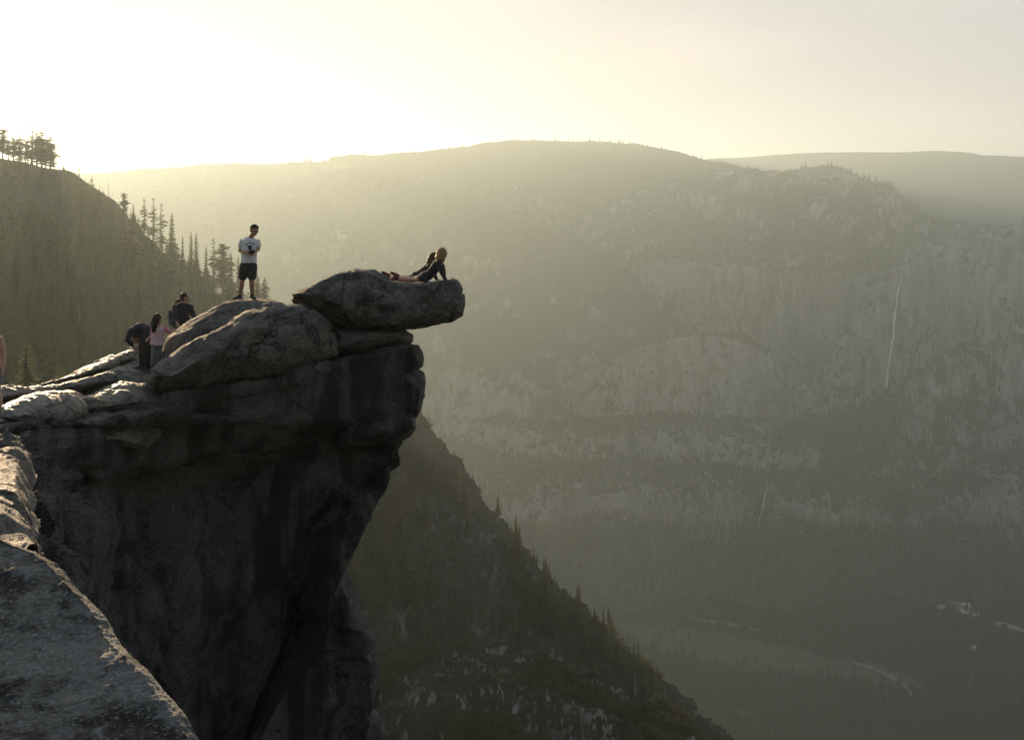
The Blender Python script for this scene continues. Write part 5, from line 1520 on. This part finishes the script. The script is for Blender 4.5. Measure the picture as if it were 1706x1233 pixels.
# ---------------------------------------------------------------- 6: person cut off by the picture's edge
def edge_person():
    Yp = 15.9; k = Yp / F
    base = P(-19, 690, Yp); gz = ground(P(-2, 690, Yp)[0], Yp, base[2])
    gz = base[2] if abs(gz - base[2]) > 0.3 else gz
    def J(px, py, dy=0.0): return np.array([(px - CX) * k, Yp + dy, gz + (690 - py) * k])
    e = empty('person', (base[0], Yp, gz))
    hc = J(-17, 522); b = Blob()
    b.tube([J(-17, 605), J(-17, 590), J(-17, 572), J(-17, 556)], [0.15, 0.135, 0.15, 0.155], flat=(1, .66))
    b.tube([J(-17, 556), J(-17, 545), hc], [0.065, 0.055, 0.052]); head(b, hc, (0.5, 0.85, 0), (0, 0, 1))
    for sgn in (-1, 1):
        s_, l_, h_ = J(-17 + sgn * 18, 557), J(-17 + sgn * 23, 583, 0.02), J(-17 + sgn * 25, 604, -0.05)
        b.tube([s_, lerp(s_, l_, .5), l_, lerp(l_, h_, .4), h_], [0.05, 0.045, 0.038, 0.036, 0.026]); hand(b, h_, (0, -0.1, -1), (-sgn, 0, 0), 0.9, 0.5)
        h_, kn, an = J(-17 + sgn * 9, 606), J(-17 + sgn * 14, 645, -0.03), J(-17 + sgn * 20, 680, 0.0)
        b.tube([h_, lerp(h_, kn, .5), kn, lerp(kn, an, .35), an], [0.085, 0.072, 0.054, 0.054, 0.034])
    b.build('body', SK_B, e, 0.0085, 3)
    b = Blob(); b.ell(hc + np.array([-0.02, -0.02, 0.03]), (0.088, 0.095, 0.098)); b.build('hair', H_BROWN, e, 0.01, 2, 0.012)
    b = Blob(); b.tube([J(-17, 604), J(-17, 588), J(-17, 570), J(-17, 555)], [0.175, 0.16, 0.175, 0.15], flat=(1, .68)); b.build('shirt', C_PINK, e, 0.012, 3)
    b = Blob(); b.ell(J(-17, 606), (0.18, 0.13, 0.12))
    for sgn in (-1, 1): b.tube([J(-17 + sgn * 9, 606), J(-17 + sgn * 12, 628)], [0.11, 0.1])
    b.build('shorts', C_GREY, e, 0.012, 3)
    for sgn in (-1, 1): shoe(e, J(-17 + sgn * 20, 681), (0.55 * (1 if sgn > 0 else -0.4), 0.8, 0), cloth('pale_shoe', (0.42, 0.30, 0.26)), 0.95)
    tag(e, 'person cut off by the picture edge, bare arm and leg showing', 'person')
edge_person()

# ---------------------------------------------------------------- 7 and 8: two women lying on the tip of the overhanging rock
def lying(Yp, ox, hair, label, lift=0.0, sh=0.0):
    k = Yp / F
    xa, xb = (668 + ox - CX) * k, (742 + ox - CX) * k
    zs = [ground(x, Yp, (HY - 466) * k) for x in np.linspace(xa, xb, 12)]
    def gz(px): return float(np.interp((px - CX) * k, np.linspace(xa, xb, 12), zs))
    def J(px, up, dy=0.0): return np.array([(px + ox - CX) * k, Yp + dy, gz(px + ox) + up])
    e = empty('person', tuple(J(705, 0)))
    hA, hB = J(706, 0.14, -0.08), J(706, 0.14, 0.08)
    kA, kB = J(684, 0.085, -0.10), J(684, 0.085, 0.10)
    aA, aB = J(663, 0.085, -0.10), J(660, 0.08, 0.09)
    sA, sB = J(732, 0.47 + sh, -0.17), J(732, 0.47 + sh, 0.17)
    eA, eB = J(737, 0.24, -0.20), J(738, 0.25, 0.21)
    wA, wB = J(744, 0.045, -0.20), J(739, 0.045, 0.20)
    hc = J(738, 0.66 + sh, 0.0); f = (0.9, 0.35, -0.1); hu = (0.05, 0, 1)
    b = Blob()
    tr = [J(704, 0.145), J(712, 0.16), J(719, 0.22), J(726, 0.34 + sh * .6), J(731, 0.46 + sh)]
    b.tube(tr, [0.14, 0.145, 0.115, 0.135, 0.12], flat=(1.0, 0.70), side=(0, 1, 0))
    b.tube([tr[-1], J(735, 0.56 + sh), hc], [0.06, 0.05, 0.05]); head(b, hc, f, hu, 0.96)
    for s_, l_, h_ in ((sA, eA, wA), (sB, eB, wB)):
        b.tube([s_, lerp(s_, l_, .5), l_, lerp(l_, h_, .4), h_], [0.05, 0.043, 0.036, 0.034, 0.024]); hand(b, h_, (0.85, 0.1, -0.12), (0, 0, -1), 0.88, 0.25)
    for h_, kn, an in ((hA, kA, aA), (hB, kB, aB)): b.tube([h_, lerp(h_, kn, .5), kn, lerp(kn, an, .3), an], [0.095, 0.082, 0.056, 0.06, 0.036])
    b.build('body', SK_B, e, 0.0085, 3); eyes(e, hc, f, hu, 0.96)
    b = Blob()
    b.ell(hc + np.array([-0.015, 0, 0.025]), (0.098, 0.095, 0.10))
    b.tube([hc + np.array([-0.05, -0.01, 0.02]), hc + np.array([-0.075, -0.03, -0.10]), hc + np.array([-0.085, -0.06, -0.22]), hc + np.array([-0.10, -0.07, -0.32])], [0.088, 0.10, 0.082, 0.03])
    b.tube([hc + np.array([0.03, -0.08, 0.0]), hc + np.array([0.0, -0.10, -0.13]), hc + np.array([-0.02, -0.11, -0.25])], [0.05, 0.05, 0.02])
    b.build('hair', hair, e, 0.009, 2, 0.022, 6)
    b = Blob(); b.tube(tr[1:] + [J(732.5, 0.50 + sh)], [0.16, 0.142, 0.155, 0.145, 0.08], flat=(1.0, 0.74), side=(0, 1, 0))
    for s_, l_, h_ in ((sA, eA, wA), (sB, eB, wB)): b.tube([lerp(tr[-1], s_, .4), s_, lerp(s_, l_, .5), l_, lerp(l_, h_, .8)], [0.085, 0.070, 0.062, 0.052, 0.042])
    b.build('top', C_BLACK, e, 0.011, 3, 0.01, 4)
    b = Blob(); b.tube([J(702, 0.145), J(708, 0.165), J(716, 0.18)], [0.15, 0.168, 0.14], flat=(1.0, 0.78), side=(0, 1, 0))
    for h_, kn in ((hA, kA), (hB, kB)): b.tube([h_, lerp(h_, kn, .22)], [0.115, 0.102])
    b.build('shorts', C_BLACK, e, 0.011, 3)
    shoe(e, aA + np.array([0.0, 0, 0.01]), (-0.5, 0, -0.5), C_RED, 0.92, C_RED, up=(0.8, 0, -0.5)); shoe(e, aB + np.array([0.0, 0, 0.01]), (-0.75, 0.1, 0.3), C_RED, 0.92, C_RED, up=(0.4, 0, -0.9))
    tag(e, label, 'person', None)
    return gz
gzf = lying(22.15, 0, H_BLOND, 'woman with long blond hair lying propped on her arms at the rock tip')
lying(22.85, -15, H_BROWN, 'woman with long reddish brown hair lying behind the blond one on the overhanging rock', sh=-0.12)
# ---- towel under their legs
Yt = 22.1; k = Yt / F
n1, n2 = 40, 16
rows = []
for j in range(n2):
    y = Yt - 0.42 + 0.5 * j / (n2 - 1)
    row = []
    for i in range(n1):
        x = (660 - CX) * k + (34 * k) * i / (n1 - 1)
        z = ground(x, y, -1.9)
        row.append((x, y, z + 0.012 + 0.02 * abs(perlin(np.array([[x * 6, y * 6, 0.3]]))[0])))
    rows.append(row)
Gt = np.array(rows); top_ = Gt.reshape(-1, 3)
ed = np.concatenate([top_, top_ - np.array([0, 0, 0.010])])
qd = grid_quads(n1, n2); nn_ = len(top_)
side = []
ring = [i for i in range(n1)] + [j * n1 + n1 - 1 for j in range(1, n2)] + [(n2 - 1) * n1 + i for i in range(n1 - 2, -1, -1)] + [j * n1 for j in range(n2 - 2, 0, -1)]
for a, b_ in zip(ring, ring[1:] + ring[:1]): side.append((a, b_, b_ + nn_, a + nn_))
tw = link('towel', mesh_np('towel', ed, np.concatenate([qd, qd[:, ::-1] + nn_, np.array(side)])), C_ORANGE)
tag(tw, 'orange towel on the overhanging rock beside the bare legs of the lying women', 'towel')
# ================================================================== smoke haze in the air
bm = bmesh.new()
bmesh.ops.create_cube(bm, size=1.0)
me = bpy.data.meshes.new('haze')
x0, x1, y0, y1, z0, z1 = -9000, 9000, -900, 9000, -1010, 305
for v in bm.verts:
    v.co = Vector((x0 if v.co.x < 0 else x1, y0 if v.co.y < 0 else y1, z0 if v.co.z < 0 else z1))
bm.to_mesh(me); bm.free()
hm = bpy.data.materials.new('haze_air')
hm.use_nodes = True
hn = hm.node_tree.nodes; hl = hm.node_tree.links
hn.clear()
pv = hn.new('ShaderNodeVolumePrincipled')
pv.inputs['Color'].default_value = HAZE_COLOR
pv.inputs['Density'].default_value = HAZE_DENSITY
pv.inputs['Anisotropy'].default_value = HAZE_G
ho = hn.new('ShaderNodeOutputMaterial')
hl.new(pv.outputs['Volume'], ho.inputs['Volume'])
hz = link('haze', me, hm)
tag(hz, 'pale golden smoke haze filling the whole valley', None, None, 'stuff')
